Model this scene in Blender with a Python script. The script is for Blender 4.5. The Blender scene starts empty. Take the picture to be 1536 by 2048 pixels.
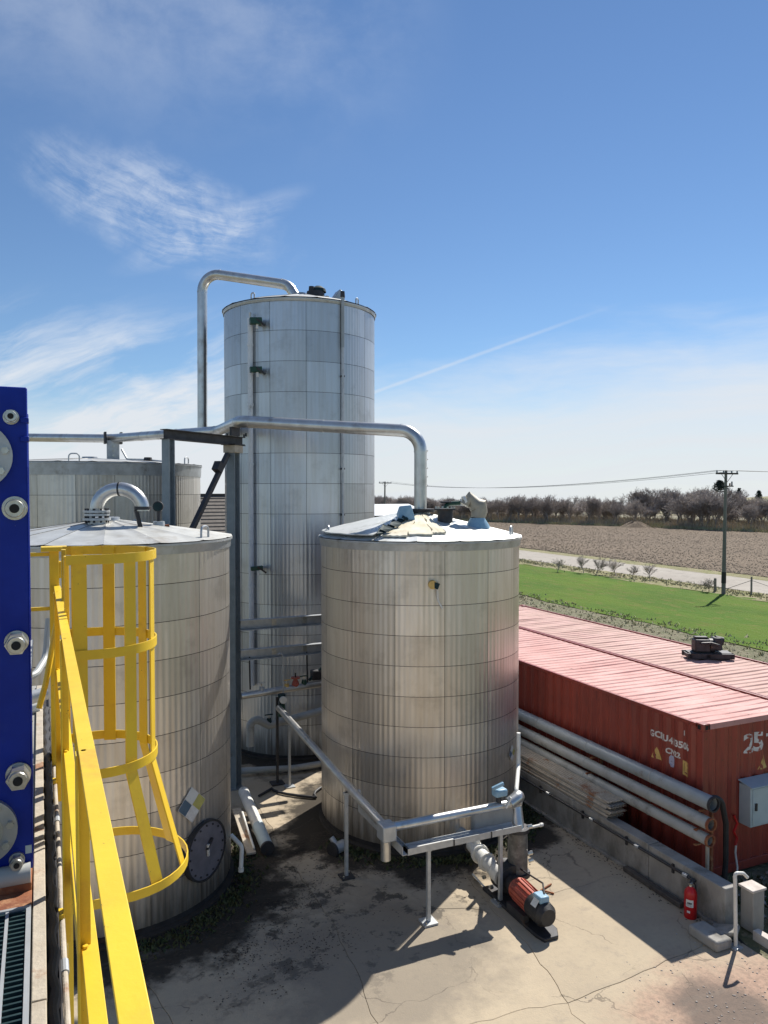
import bpy, bmesh, math, random
import numpy as np
from mathutils import Vector, Matrix
random.seed(7); np.random.seed(7)
C = bpy.context.scene
PI = math.pi
# ------------------------------------------------------------------ camera, light, exposure
cam_d = bpy.data.cameras.new('camera'); cam = bpy.data.objects.new('camera', cam_d); C.collection.objects.link(cam)
cam_d.sensor_fit = 'VERTICAL'; cam_d.sensor_height = 36.0; cam_d.lens = 36.0*1538/2048
cam_d.clip_start = 0.05; cam_d.clip_end = 9000
YAW = math.radians(24.1); PITCH = math.atan(43/1538)
cam.location = (0, 0, 6.4); cam.rotation_euler = (PI/2 - PITCH, 0, -YAW)
C.camera = cam
SUN_AZ, SUN_EL = math.radians(55.0), math.radians(45.6)      # azimuth from +Y towards +X
sun_d = bpy.data.lights.new('sun', 'SUN'); sun = bpy.data.objects.new('sun', sun_d); C.collection.objects.link(sun)
sun_d.energy = 4.3; sun_d.angle = math.radians(0.53); sun_d.color = (1.0, 0.955, 0.88)
sv = Vector((math.sin(SUN_AZ)*math.cos(SUN_EL), math.cos(SUN_AZ)*math.cos(SUN_EL), math.sin(SUN_EL)))
sun.rotation_euler = sv.to_track_quat('Z', 'Y').to_euler(); sun.location = (60, 40, 80)
C.view_settings.view_transform = 'Standard'; C.view_settings.look = 'None'
C.view_settings.gamma = 1.0; C.view_settings.use_curve_mapping = False
C.view_settings.exposure = 0.62
C.render.engine = 'CYCLES'
C.cycles.max_bounces = 8; C.cycles.diffuse_bounces = 3; C.cycles.glossy_bounces = 4
C.cycles.use_denoising = True

class N:
    """small node-tree helper"""
    def __init__(s, tree): s.t = tree; s.t.nodes.clear()
    def n(s, kind, **kw):
        nd = s.t.nodes.new(kind)
        for k, v in kw.items(): setattr(nd, k, v)
        return nd
    def put(s, sock, v):
        if hasattr(v, 'is_output') or isinstance(v, bpy.types.NodeSocket): s.t.links.new(v, sock)
        else:
            if sock.type == 'RGBA' and not hasattr(v, '__len__'): v = (v, v, v, 1)
            if sock.type == 'RGBA' and len(v) == 3: v = (*v, 1)
            sock.default_value = v
    def math(s, op, a, b=0.0, c=0.0, clamp=False):
        nd = s.n('ShaderNodeMath', operation=op); nd.use_clamp = clamp
        s.put(nd.inputs[0], a); s.put(nd.inputs[1], b); s.put(nd.inputs[2], c); return nd.outputs[0]
    def vmath(s, op, a, b=(0, 0, 0)):
        nd = s.n('ShaderNodeVectorMath', operation=op); s.put(nd.inputs[0], a); s.put(nd.inputs[1], b)
        return nd.outputs['Value'] if op in ('DOT_PRODUCT', 'LENGTH') else nd.outputs[0]
    def mix(s, f, a, b, blend='MIX'):
        nd = s.n('ShaderNodeMix', data_type='RGBA', blend_type=blend); nd.clamp_factor = True
        s.put(nd.inputs[0], f); s.put(nd.inputs[6], a); s.put(nd.inputs[7], b); return nd.outputs[2]
    def noise(s, vec, scale, detail=4, rough=.55, dist=0.0):
        nd = s.n('ShaderNodeTexNoise'); s.put(nd.inputs['Vector'], vec); nd.inputs['Scale'].default_value = scale
        nd.inputs['Detail'].default_value = detail; nd.inputs['Roughness'].default_value = rough
        nd.inputs['Distortion'].default_value = dist; return nd.outputs['Fac']
    def noisec(s, vec, scale, detail=3):
        nd = s.n('ShaderNodeTexNoise'); s.put(nd.inputs['Vector'], vec); nd.inputs['Scale'].default_value = scale
        nd.inputs['Detail'].default_value = detail; return nd.outputs['Color']
    def step(s, x, lo, hi):
        nd = s.n('ShaderNodeMapRange', interpolation_type='SMOOTHSTEP'); s.put(nd.inputs[0], x)
        s.put(nd.inputs[1], lo); s.put(nd.inputs[2], hi); return nd.outputs[0]
    def comb(s, x, y, z):
        nd = s.n('ShaderNodeCombineXYZ')
        for i, v in enumerate((x, y, z)): s.put(nd.inputs[i], v)
        return nd.outputs[0]
    def sep(s, v):
        nd = s.n('ShaderNodeSeparateXYZ'); s.put(nd.inputs[0], v); return nd.outputs

# ---- sky: physical sky with cirrus
W = bpy.data.worlds.new('World'); C.world = W; W.use_nodes = True
w = N(W.node_tree)
sky = w.n('ShaderNodeTexSky', sky_type='NISHITA'); sky.sun_disc = False
sky.sun_elevation = SUN_EL; sky.sun_rotation = SUN_AZ; sky.altitude = 250; sky.air_density = 1.0; sky.dust_density = 0.0; sky.ozone_density = 2.5
gen = w.n('ShaderNodeTexCoord').outputs['Generated']
vr = w.n('ShaderNodeVectorRotate', rotation_type='Z_AXIS'); w.put(vr.inputs['Vector'], gen); vr.inputs['Angle'].default_value = YAW
dx, dy, dz = w.sep(vr.outputs[0])
az = w.math('ARCTAN2', dx, dy); el = w.math('ARCSINE', dz)
def rot2(a0, e0, deg, sa, se):
    """coordinates on the sky about a point, turned and scaled"""
    c, s_ = math.cos(math.radians(deg)), math.sin(math.radians(deg))
    a = w.math('SUBTRACT', az, a0); e = w.math('SUBTRACT', el, e0)
    x = w.math('ADD', w.math('MULTIPLY', a, c/sa), w.math('MULTIPLY', e, s_/sa))
    y = w.math('ADD', w.math('MULTIPLY', a, -s_/se), w.math('MULTIPLY', e, c/se))
    return x, y
pv = w.comb(az, el, 0.0)
warp = w.vmath('MULTIPLY', w.vmath('SUBTRACT', w.noisec(pv, 5.0, 3), (.5, .5, .5)), (.10, .05, 0))
pw = w.vmath('ADD', pv, warp)
# veil towards the horizon
band = w.noise(w.vmath('MULTIPLY', w.vmath('ADD', pw, (0.2, 0, 0)), (2.2, 11, 1)), 1.3, 6, .62)
edge = w.math('ADD', w.math('SUBTRACT', el, w.math('MULTIPLY', az, .09)), w.math('MULTIPLY', w.math('SUBTRACT', band, .5), -.17))
veil = w.math('SUBTRACT', 1.0, w.step(edge, .06, .185))
vs_ = w.noise(w.vmath('MULTIPLY', w.vmath('ADD', pw, w.comb(0.0, w.math('MULTIPLY', az, -.10), 0.0)), (2.5, 42, 1)), 1.0, 6, .6)
veil = w.math('MULTIPLY', veil, w.math('ADD', .86, w.math('MULTIPLY', w.step(vs_, .35, .65), .16)))
veil = w.math('MULTIPLY', w.math('MULTIPLY', veil, w.step(dy, -.35, .45)), .95)
# streaky wisps lower left
sx, sy = rot2(-.36, .155, 18, 1.0, 1.0)
wv = w.vmath('ADD', w.comb(w.math('MULTIPLY', sx, 3.2), w.math('MULTIPLY', sy, 17), .3), w.vmath('MULTIPLY', w.noisec(pv, 7, 2), (.5, .9, 0)))
ws = w.noise(wv, 1.2, 7, .64)
wm = w.math('MULTIPLY', w.step(az, .02, -.22), w.math('MULTIPLY', w.step(el, .25, .15), w.step(el, -.02, .05)))
wisps = w.math('MULTIPLY', w.math('MULTIPLY', w.step(ws, .42, .74), wm), .95)
# feathered cirrus
fx, fy = rot2(-.295, .342, -16, 1.0, 1.0)
curl = w.math('MULTIPLY', w.math('MULTIPLY', fx, fx), 1.3)      # streaks bend as they run to the right
fw = w.vmath('ADD', w.comb(w.math('MULTIPLY', fx, 7), w.math('MULTIPLY', w.math('SUBTRACT', fy, curl), 46), 1.7), w.vmath('MULTIPLY', w.noisec(pv, 6.0, 4), (1.2, 2.2, 0)))
fs1 = w.noise(fw, 1.0, 9, .70); fs2 = w.noise(w.vmath('ADD', w.vmath('MULTIPLY', pv, (9, 15, 1)), w.vmath('MULTIPLY', w.noisec(pv, 14, 3), (1, 1, 0))), 1.0, 8, .68)
fs = w.math('ADD', w.math('MULTIPLY', fs1, .46), w.math('MULTIPLY', fs2, .54))
rx, ry = rot2(-.285, .335, -15, .175, .068)
rr = w.math('SQRT', w.math('ADD', w.math('MULTIPLY', rx, rx), w.math('MULTIPLY', ry, ry)))
fmask = w.step(w.math('ADD', rr, w.math('MULTIPLY', w.math('SUBTRACT', w.noise(pv, 16, 4, .6), .5), .9)), 1.05, .2)
feather = w.math('MULTIPLY', w.math('MULTIPLY', w.step(fs, .38, .64), fmask), .66)
bx_, by_ = rot2(-.215, .315, 24, .13, .022)           # brighter lower edge of the feather
br_ = w.math('ADD', w.math('MULTIPLY', bx_, bx_), w.math('MULTIPLY', by_, by_))
feather = w.math('ADD', feather, w.math('MULTIPLY', w.math('MULTIPLY', w.step(br_, 1.3, 0.0), w.step(fs, .36, .6)), .34))
# thin high haze elsewhere
hz = w.noise(w.vmath('MULTIPLY', pw, (3.0, 4.5, 1)), 1.15, 7, .62)
hzm = w.math('MULTIPLY', w.step(el, .36, .55), w.step(az, .12, -.12))
hazeh = w.math('MULTIPLY', w.math('MULTIPLY', w.step(hz, .36, .70), hzm), .32)
# contrail: a great circle between two directions
def dirv(u, v):
    d = Vector(((u-768)/1538, 1.0, (981-v)/1538)); return d.normalized()
d1, d2 = dirv(700, 803), dirv(1270, 597); nrm = d1.cross(d2).normalized(); tng = (d2-d1).normalized(); 
rv = vr.outputs[0]
dist = w.math('ADD', w.math('ABSOLUTE', w.vmath('DOT_PRODUCT', rv, tuple(nrm))), w.math('MULTIPLY', w.math('SUBTRACT', w.noise(pv, 60, 3), .5), .0014))
along = w.vmath('DOT_PRODUCT', rv, tuple(tng)); a1, a2 = d1.dot(tng), d2.dot(tng)
con = w.math('MULTIPLY', w.step(dist, .0034, .0003), w.math('MULTIPLY', w.step(along, a2, a2-.17), w.step(along, a1-.1, a1)))
con = w.math('MULTIPLY', w.math('MULTIPLY', con, w.step(dy, 0.0, .2)), .30)
cov = w.math('ADD', w.math('ADD', veil, wisps), w.math('ADD', w.math('ADD', feather, hazeh), con), clamp=True)
cloudc = w.mix(w.step(el, .0, .3), (9.4, 9.9, 10.4), (8.9, 9.7, 11.0))
skyc = w.mix(1.0, sky.outputs[0], (.98, 1.13, 1.28), 'MULTIPLY')
bg = w.n('ShaderNodeBackground'); w.put(bg.inputs[0], w.mix(cov, skyc, cloudc)); bg.inputs[1].default_value = 0.053
out = w.n('ShaderNodeOutputWorld'); w.t.links.new(bg.outputs[0], out.inputs[0])

# ------------------------------------------------------------------ materials
def mat(name, c1, c2=None, scale=4.0, rough=.6, metal=0.0, bump=0.0, bscale=40.0, c3=None, s3=1.5, t3=(.5, .68),
        stretch=(1, 1, 1), rnd=0.0, coord='pos', rvar=0.0, spec=.5, detail=5, edgewear=None):
    m = bpy.data.materials.new(name); m.use_nodes = True; k = N(m.node_tree)
    o = k.n('ShaderNodeOutputMaterial'); p = k.n('ShaderNodeBsdfPrincipled'); k.t.links.new(p.outputs[0], o.inputs[0])
    pos = k.n('ShaderNodeNewGeometry').outputs['Position'] if coord == 'pos' else k.n('ShaderNodeTexCoord').outputs['Object']
    oi = k.n('ShaderNodeObjectInfo').outputs['Random']
    if coord == 'obj': pos = k.vmath('ADD', pos, k.comb(k.math('MULTIPLY', oi, 37.0), k.math('MULTIPLY', oi, 91.0), 0.0))
    v = k.vmath('MULTIPLY', pos, stretch)
    col = c1
    n1 = k.noise(v, scale, detail, .6)
    if c2 is not None: col = k.mix(k.step(n1, .32, .68), c1, c2)
    if c3 is not None:
        n3 = k.noise(v, s3, 7, .65)
        col = k.mix(k.step(n3, *t3), col, c3)
    if edgewear is not None:
        nd = k.noise(pos, edgewear[1], 6, .7)
        col = k.mix(k.step(nd, edgewear[2], edgewear[2]+.03), col, edgewear[0])
    if rnd:
        f = k.math('ADD', 1.0 - rnd/2, k.math('MULTIPLY', oi, rnd))
        hs = k.n('ShaderNodeHueSaturation'); k.put(hs.inputs['Value'], f); k.put(hs.inputs['Color'], col); col = hs.outputs[0]
    k.put(p.inputs['Base Color'], col)
    p.inputs['Metallic'].default_value = metal; p.inputs['Specular IOR Level'].default_value = spec
    if rvar: k.put(p.inputs['Roughness'], k.math('ADD', rough - rvar/2, k.math('MULTIPLY', n1, rvar)))
    else: p.inputs['Roughness'].default_value = rough
    if bump:
        b = k.n('ShaderNodeBump'); b.inputs['Strength'].default_value = bump; b.inputs['Distance'].default_value = .02
        k.put(b.inputs['Height'], k.noise(pos, bscale, 5, .6)); k.put(p.inputs['Normal'], b.outputs[0])
    return m

M = {}
# aluminium cladding of the tanks: streaked, each panel a little different
def cladding(name, base, warm, metal=.86, rough=.36):
    m = bpy.data.materials.new(name); m.use_nodes = True; k = N(m.node_tree)
    o = k.n('ShaderNodeOutputMaterial'); p = k.n('ShaderNodeBsdfPrincipled'); k.t.links.new(p.outputs[0], o.inputs[0])
    pos = k.n('ShaderNodeNewGeometry').outputs['Position']
    oi = k.n('ShaderNodeObjectInfo').outputs['Random']
    st = k.noise(k.vmath('MULTIPLY', pos, (1, 1, .07)), 9.0, 5, .62)
    fine = k.noise(k.vmath('MULTIPLY', pos, (1, 1, .03)), 32.0, 4, .6)
    blot = k.noise(pos, 1.6, 6, .65)
    col = k.mix(k.step(st, .34, .68), base, warm)
    dark = tuple(.72*x for x in warm)
    col = k.mix(k.math('MULTIPLY', k.step(blot, .5, .72), .55), col, dark)
    z = k.sep(pos)[2]
    grime = k.math('MULTIPLY', k.step(k.math('ADD', z, k.math('MULTIPLY', k.math('SUBTRACT', st, .5), -1.6)), .9, .05), .75)
    col = k.mix(grime, col, (.10, .085, .065))
    hs = k.n('ShaderNodeHueSaturation'); k.put(hs.inputs['Value'], k.math('ADD', .86, k.math('MULTIPLY', oi, .26))); k.put(hs.inputs['Color'], col)
    k.put(p.inputs['Base Color'], hs.outputs[0]); p.inputs['Metallic'].default_value = metal
    k.put(p.inputs['Roughness'], k.math('ADD', rough - .1, k.math('ADD', k.math('MULTIPLY', fine, .16), k.math('MULTIPLY', grime, .25))))
    b = k.n('ShaderNodeBump'); b.inputs['Strength'].default_value = .10; b.inputs['Distance'].default_value = .02
    k.put(b.inputs['Height'], k.math('ADD', blot, k.math('MULTIPLY', k.noise(pos, 4.5, 3, .5), .4)))
    wn = k.n('ShaderNodeTexWhiteNoise', noise_dimensions='1D'); k.put(wn.inputs['W'], k.math('MULTIPLY', oi, 517.0))   # each sheet sits a hair out of true
    tilt = k.vmath('MULTIPLY', k.vmath('SUBTRACT', wn.outputs['Color'], (.5, .5, .5)), (.05, .05, .035))
    k.put(p.inputs['Normal'], k.vmath('NORMALIZE', k.vmath('ADD', b.outputs[0], tilt)))
    return m
M['clad'] = cladding('aluminium_cladding', (.68, .64, .585), (.60, .55, .485), .78, .37)
M['clad_tall'] = cladding('aluminium_cladding_tall', (.56, .59, .62), (.52, .535, .545), .82, .40)
M['roof_metal'] = mat('roof_metal', (.62, .62, .59), (.5, .5, .47), 3, .5, .55, .06, 8, c3=(.42, .39, .34), s3=1.8, rnd=.12)
M['roof_foam'] = mat('roof_foam', (.80, .74, .60), (.70, .62, .44), 3.5, .9, 0, .25, 12, c3=(.52, .45, .33), s3=4, t3=(.58, .72), rnd=.08)
M['roof_white'] = mat('roof_white', (.76, .77, .75), (.66, .68, .65), 3, .45, .35, .08, 8, c3=(.45, .45, .40), s3=2.2)
M['rim'] = mat('rim_metal', (.50, .52, .53), (.40, .41, .41), 5, .42, .7, .03, 20, c3=(.25, .23, .2), s3=3, t3=(.55, .75))
M['jacket'] = mat('pipe_jacket', (.66, .66, .64), (.56, .55, .53), 4, .33, .85, .05, 14, c3=(.40, .37, .33), s3=2.2, t3=(.52, .75), rvar=.15)
M['galv'] = mat('galvanised_steel', (.52, .54, .55), (.43, .45, .46), 9, .45, .45, .03, 30, rvar=.15)
M['steel_grey'] = mat('grey_painted_steel', (.235, .275, .30), (.19, .225, .245), 5, .45, .2, .04, 30, c3=(.12, .10, .08), s3=3, t3=(.6, .75))
M['steel_dark'] = mat('dark_steel', (.055, .055, .06), (.035, .033, .035), 6, .55, .3, .05, 40, c3=(.09, .055, .035), s3=5, t3=(.58, .72))
M['pvc'] = mat('grey_pipe', (.43, .44, .42), (.36, .37, .35), 3, .5, 0, .03, 25, c3=(.19, .19, .17), s3=2.2, t3=(.52, .72))
M['pvc_blue'] = mat('steel_pipe', (.38, .42, .43), (.31, .345, .355), 3, .45, .1, .03, 25, c3=(.20, .17, .14), s3=2.5, t3=(.56, .72))
M['white'] = mat('white_pipe', (.78, .77, .72), (.66, .65, .60), 4, .45, 0, .03, 30, c3=(.40, .37, .31), s3=5, t3=(.58, .72))
M['yellow'] = mat('yellow_paint', (.80, .55, .030), (.74, .485, .026), 5, .42, 0, .05, 60, c3=(.62, .36, .04), s3=4, t3=(.55, .75), edgewear=((.10, .06, .03), 55, .675), rvar=.25)
M['blue'] = mat('blue_paint', (.004, .028, .32), (.003, .02, .25), 4, .42, 0, .05, 18, spec=.25, c3=(.008, .03, .27), s3=6, t3=(.55, .75), edgewear=((.16, .16, .26), 30, .70), rvar=.3)
M['steel_bright'] = mat('zinc_bolt_steel', (.62, .62, .58), (.45, .44, .40), 20, .33, .9, .04, 60, rvar=.15)
M['bore'] = mat('dark_bore', (.012, .012, .012), None, rough=.8)
M['rust'] = mat('rust', (.30, .105, .04), (.20, .065, .03), 8, .85, 0, .3, 40, c3=(.42, .22, .11), s3=7)
M['ledge'] = mat('weathered_edge', (.50, .44, .35), (.40, .345, .27), 10, .85, 0, .25, 60, c3=(.30, .15, .08), s3=2.6, t3=(.55, .66))
M['floor'] = mat('platform_concrete', (.36, .35, .32), (.28, .27, .25), 8, .9, 0, .2, 50, c3=(.33, .17, .10), s3=2.5, t3=(.55, .68))
M['rubber'] = mat('black_rubber', (.022, .022, .024), (.035, .033, .033), 8, .6, 0, .1, 40)
def container_paint(name, a, b, c, rough=.5):
    m = bpy.data.materials.new(name); m.use_nodes = True; k = N(m.node_tree)
    o = k.n('ShaderNodeOutputMaterial'); p = k.n('ShaderNodeBsdfPrincipled'); k.t.links.new(p.outputs[0], o.inputs[0])
    pos = k.n('ShaderNodeNewGeometry').outputs['Position']
    n1 = k.noise(pos, 1.3, 6, .62); n2 = k.noise(k.vmath('MULTIPLY', pos, (1, 1, .12)), 9, 5, .65); n3 = k.noise(pos, 11, 7, .7)
    col = k.mix(k.step(n1, .35, .66), a, b)
    col = k.mix(k.math('MULTIPLY', k.step(n2, .48, .72), .65), col, c)
    col = k.mix(k.step(n3, .625, .68), col, (.12, .05, .028))
    k.put(p.inputs['Base Color'], col); k.put(p.inputs['Roughness'], k.math('ADD', rough-.1, k.math('MULTIPLY', n1, .25)))
    bb = k.n('ShaderNodeBump'); bb.inputs['Strength'].default_value = .12; bb.inputs['Distance'].default_value = .02
    k.put(bb.inputs['Height'], k.noise(pos, 3.5, 5, .6)); k.put(p.inputs['Normal'], bb.outputs[0])
    return m
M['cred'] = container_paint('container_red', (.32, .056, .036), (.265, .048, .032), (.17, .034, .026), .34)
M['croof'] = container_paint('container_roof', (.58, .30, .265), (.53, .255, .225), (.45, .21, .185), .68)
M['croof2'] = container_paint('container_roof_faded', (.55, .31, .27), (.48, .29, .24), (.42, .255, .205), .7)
M['letter_white'] = mat('white_marking', (.74, .72, .68), (.62, .58, .54), 12, .6, edgewear=((.25, .07, .05), 22, .70))
M['letter_yellow'] = mat('yellow_marking', (.75, .50, .16), (.62, .40, .12), 12, .6, edgewear=((.2, .06, .04), 26, .72))
M['letter_blue'] = mat('pale_badge', (.52, .52, .62), (.45, .42, .55), 12, .6)
M['letter_black'] = mat('black_marking', (.03, .03, .03), None, rough=.6)
M['box_grey'] = mat('grey_enclosure', (.46, .55, .58), (.40, .49, .52), 4, .45, .1, .03, 30)
M['box_side'] = M['box_grey']
M['red'] = mat('red_enamel', (.55, .012, .014), (.45, .01, .012), 4, .28, 0, .02, 20)
M['motor_orange'] = mat('orange_red_paint', (.46, .10, .06), (.36, .075, .045), 6, .45, 0, .05, 40, c3=(.2, .06, .04), s3=6, t3=(.58, .7))
M['teal'] = mat('teal_paint', (.022, .05, .055), (.014, .034, .04), 8, .7, 0, .04, 40, spec=.2)
M['valve_blue'] = mat('pale_blue_paint', (.30, .46, .58), (.22, .38, .50), 8, .4)
M['green'] = mat('dark_green_paint', (.015, .07, .045), (.01, .05, .03), 8, .4)
M['wood_pole'] = mat('weathered_pole', (.23, .22, .205), (.17, .16, .145), 6, .9, 0, .2, 30, stretch=(1, 1, .1))
M['wood_dark'] = mat('dark_timber', (.10, .09, .08), (.07, .06, .055), 6, .9)
M['wire'] = mat('dark_wire', (.06, .06, .065), None, rough=.6)
M['wall'] = mat('wall_concrete', (.36, .345, .315), (.28, .265, .24), 3, .92, 0, .25, 30, c3=(.17, .16, .14), s3=1.6, t3=(.5, .7), stretch=(1, 1, .5))
M['chip'] = mat('light_chips', (.55, .51, .46), (.42, .37, .33), 6, .9, rnd=.4)
M['bark'] = mat('bark', (.32, .285, .25), (.24, .21, .19), 3, .95, rnd=.35)
M['twig'] = mat('twig', (.44, .385, .345), (.35, .305, .28), .4, .95, rnd=.4)
M['brush'] = mat('dry_brush', (.46, .38, .27), (.38, .31, .235), .5, .95, c3=(.34, .32, .19), s3=.25)
M['needles'] = mat('conifer_needles', (.035, .055, .04), (.025, .04, .03), 2, .9)
M['tan'] = mat('dead_grass', (.34, .28, .18), (.26, .21, .14), 1.2, .95, 0, .3, 8)
M['weed'] = mat('weeds', (.05, .075, .025), (.09, .085, .035), 6, .8)
M['straw'] = mat('dead_weeds', (.48, .42, .28), (.34, .34, .17), 1.5, .9)
M['litter'] = mat('leaf_litter', (.045, .035, .028), (.09, .065, .045), 9, .9)
M['clod'] = mat('field_clods', (.17, .13, .092), (.33, .27, .195), .9, .95)
M['shingle'] = mat('brown_shingles', (.19, .165, .14), (.14, .12, .10), 6, .9, 0, .3, 10)
M['siding'] = mat('grey_siding', (.45, .44, .42), (.40, .39, .37), 3, .7)
M['white_roof'] = mat('white_roof', (.78, .79, .78), (.7, .71, .70), 2, .5)
M['sign_yellow'] = mat('sign_yellow', (.50, .45, .13), (.42, .38, .12), 9, .5)
M['sign_blue'] = mat('sign_blue', (.07, .12, .17), (.10, .15, .2), 9, .5)
M['pale_paint'] = mat('pale_grey_paint', (.74, .76, .77), (.66, .68, .69), 5, .45, .1, .03, 30, c3=(.36, .34, .31), s3=4, t3=(.58, .75))
M['soil'] = mat('dark_soil', (.06, .05, .04), (.04, .033, .026), 6, .95, 0, .3, 20)

def ground_mat(name, c1, c2, c3, s1, s2, s3, rough=.95, bump=.4, bsc=3.0, thr=(.5, .66), stretch=(1, 1, 1)):
    m = bpy.data.materials.new(name); m.use_nodes = True; k = N(m.node_tree)
    o = k.n('ShaderNodeOutputMaterial'); p = k.n('ShaderNodeBsdfPrincipled'); k.t.links.new(p.outputs[0], o.inputs[0])
    pos = k.n('ShaderNodeNewGeometry').outputs['Position']; v = k.vmath('MULTIPLY', pos, stretch)
    n1 = k.noise(v, s1, 5, .6); n2 = k.noise(v, s2, 6, .65); n3 = k.noise(v, s3, 4, .6)
    col = k.mix(k.step(n1, .35, .65), c1, c2); col = k.mix(k.step(n2, *thr), col, c3)
    hs = k.n('ShaderNodeHueSaturation'); k.put(hs.inputs['Value'], k.math('ADD', .75, k.math('MULTIPLY', n3, .5))); k.put(hs.inputs['Color'], col)
    k.put(p.inputs['Base Color'], hs.outputs[0]); p.inputs['Roughness'].default_value = rough; p.inputs['Specular IOR Level'].default_value = .2
    b = k.n('ShaderNodeBump'); b.inputs['Strength'].default_value = bump; b.inputs['Distance'].default_value = .15
    k.put(b.inputs['Height'], k.noise(v, bsc, 5, .65)); k.put(p.inputs['Normal'], b.outputs[0]); return m
M['lawn'] = ground_mat('lawn_grass', (.060, .126, .003), (.086, .147, .006), (.135, .135, .025), .35, 1.6, .12, bump=.6, bsc=5, thr=(.50, .72), stretch=(1, .45, 1))
M['field'] = ground_mat('tilled_soil', (.165, .122, .085), (.125, .092, .064), (.26, .21, .15), 2.6, 5.5, .05, bump=.45, bsc=6, thr=(.52, .62))
M['gravel'] = ground_mat('weedy_gravel', (.21, .19, .125), (.15, .155, .085), (.30, .265, .19), .8, 5.0, .3, bump=.7, bsc=9)
M['road'] = ground_mat('road_concrete', (.40, .365, .315), (.36, .325, .28), (.30, .27, .235), .4, 1.5, .1, bump=.15, bsc=8)
M['verge'] = ground_mat('dry_verge', (.26, .235, .13), (.20, .20, .085), (.35, .29, .20), .7, 2.2, .2, bump=.7, bsc=6)
M['earth'] = ground_mat('plain_earth', (.21, .19, .13), (.17, .165, .10), (.25, .21, .16), .01, .05, .004, bump=.3, bsc=.5)
M['hill'] = ground_mat('pasture_hill', (.20, .205, .095), (.24, .215, .13), (.29, .245, .16), .02, .08, .01, bump=.3, bsc=.4)

def pad_material():
    m = bpy.data.materials.new('pad_concrete'); m.use_nodes = True; k = N(m.node_tree)
    o = k.n('ShaderNodeOutputMaterial'); p = k.n('ShaderNodeBsdfPrincipled'); k.t.links.new(p.outputs[0], o.inputs[0])
    pos = k.n('ShaderNodeNewGeometry').outputs['Position']; oi = k.n('ShaderNodeObjectInfo').outputs['Random']
    n1 = k.noise(pos, .9, 6, .6); n2 = k.noise(pos, 14, 5, .65); n3 = k.noise(pos, 2.6, 7, .68)
    col = k.mix(k.step(n1, .3, .7), (.475, .392, .278), (.425, .35, .252))
    col = k.mix(k.math('MULTIPLY', k.step(n2, .45, .75), .35), col, (.33, .28, .22))
    col = k.mix(k.math('MULTIPLY', k.step(n3, .56, .72), .5), col, (.30, .255, .205))
    x, y, z = k.sep(pos)
    # spalled reddish area with an oil stain at the foot of the wall
    def blob(cx, cy, rx, ry, wob=.8, sc=1.7, lo=1.1, hi=.55):
        a = k.math('DIVIDE', k.math('SUBTRACT', x, cx), rx); b = k.math('DIVIDE', k.math('SUBTRACT', y, cy), ry)
        d = k.math('SQRT', k.math('ADD', k.math('MULTIPLY', a, a), k.math('MULTIPLY', b, b)))
        return k.step(k.math('ADD', d, k.math('MULTIPLY', k.math('SUBTRACT', k.noise(pos, sc, 6, .65), .5), wob)), lo, hi)
    red = blob(8.0, 6.2, 2.3, 1.7)
    col = k.mix(k.math('MULTIPLY', red, .8), col, k.mix(k.step(n2, .4, .62), (.40, .255, .19), (.27, .175, .135)))
    oil = blob(7.6, 6.75, .75, .75, .9, 2.2)
    col = k.mix(k.math('MULTIPLY', oil, .8), col, (.12, .10, .085))
    # damp dirt round the tanks, blackened further to paint in the deep shade
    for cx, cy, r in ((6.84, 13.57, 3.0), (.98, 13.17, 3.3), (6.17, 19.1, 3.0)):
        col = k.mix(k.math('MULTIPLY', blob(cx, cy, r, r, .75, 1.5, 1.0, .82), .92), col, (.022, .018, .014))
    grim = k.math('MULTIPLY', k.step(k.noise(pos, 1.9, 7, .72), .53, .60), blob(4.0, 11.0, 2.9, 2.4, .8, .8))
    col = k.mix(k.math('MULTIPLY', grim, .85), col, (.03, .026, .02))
    trk = k.math('MULTIPLY', k.step(k.noise(k.vmath('MULTIPLY', pos, (.35, 1.6, 1)), .9, 6, .65), .55, .7), .28)
    col = k.mix(trk, col, (.27, .235, .19))
    st = blob(4.2, 9.6, 2.0, 1.9, 1.5, 1.0)
    col = k.mix(k.math('MULTIPLY', st, .6), col, (.17, .15, .125))  # stains, strengthened so their colour also deepens the shade on the slabs
    # hairline cracks
    vo = k.n('ShaderNodeTexVoronoi', feature='DISTANCE_TO_EDGE'); vo.inputs['Scale'].default_value = .62
    k.put(vo.inputs['Vector'], k.vmath('ADD', pos, k.vmath('MULTIPLY', k.noisec(pos, 2.3, 5), (.55, .55, 0))))
    cr = k.math('MULTIPLY', k.step(vo.outputs['Distance'], .007, .001), k.step(n1, .46, .60))
    col = k.mix(k.math('MULTIPLY', cr, .6), col, (.12, .10, .08))
    hs = k.n('ShaderNodeHueSaturation'); k.put(hs.inputs['Value'], k.math('ADD', .95, k.math('MULTIPLY', oi, .1))); k.put(hs.inputs['Color'], col)
    k.put(p.inputs['Base Color'], hs.outputs[0]); p.inputs['Roughness'].default_value = .9; p.inputs['Specular IOR Level'].default_value = .25
    b = k.n('ShaderNodeBump'); b.inputs['Strength'].default_value = .35; b.inputs['Distance'].default_value = .01
    k.put(b.inputs['Height'], k.math('SUBTRACT', k.math('ADD', k.noise(pos, 40, 5, .6), k.math('MULTIPLY', k.noise(pos, 6, 4, .6), 1.5)), k.math('MULTIPLY', cr, 1.5)))
    k.put(p.inputs['Normal'], b.outputs[0]); return m
M['pad'] = pad_material()

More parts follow.
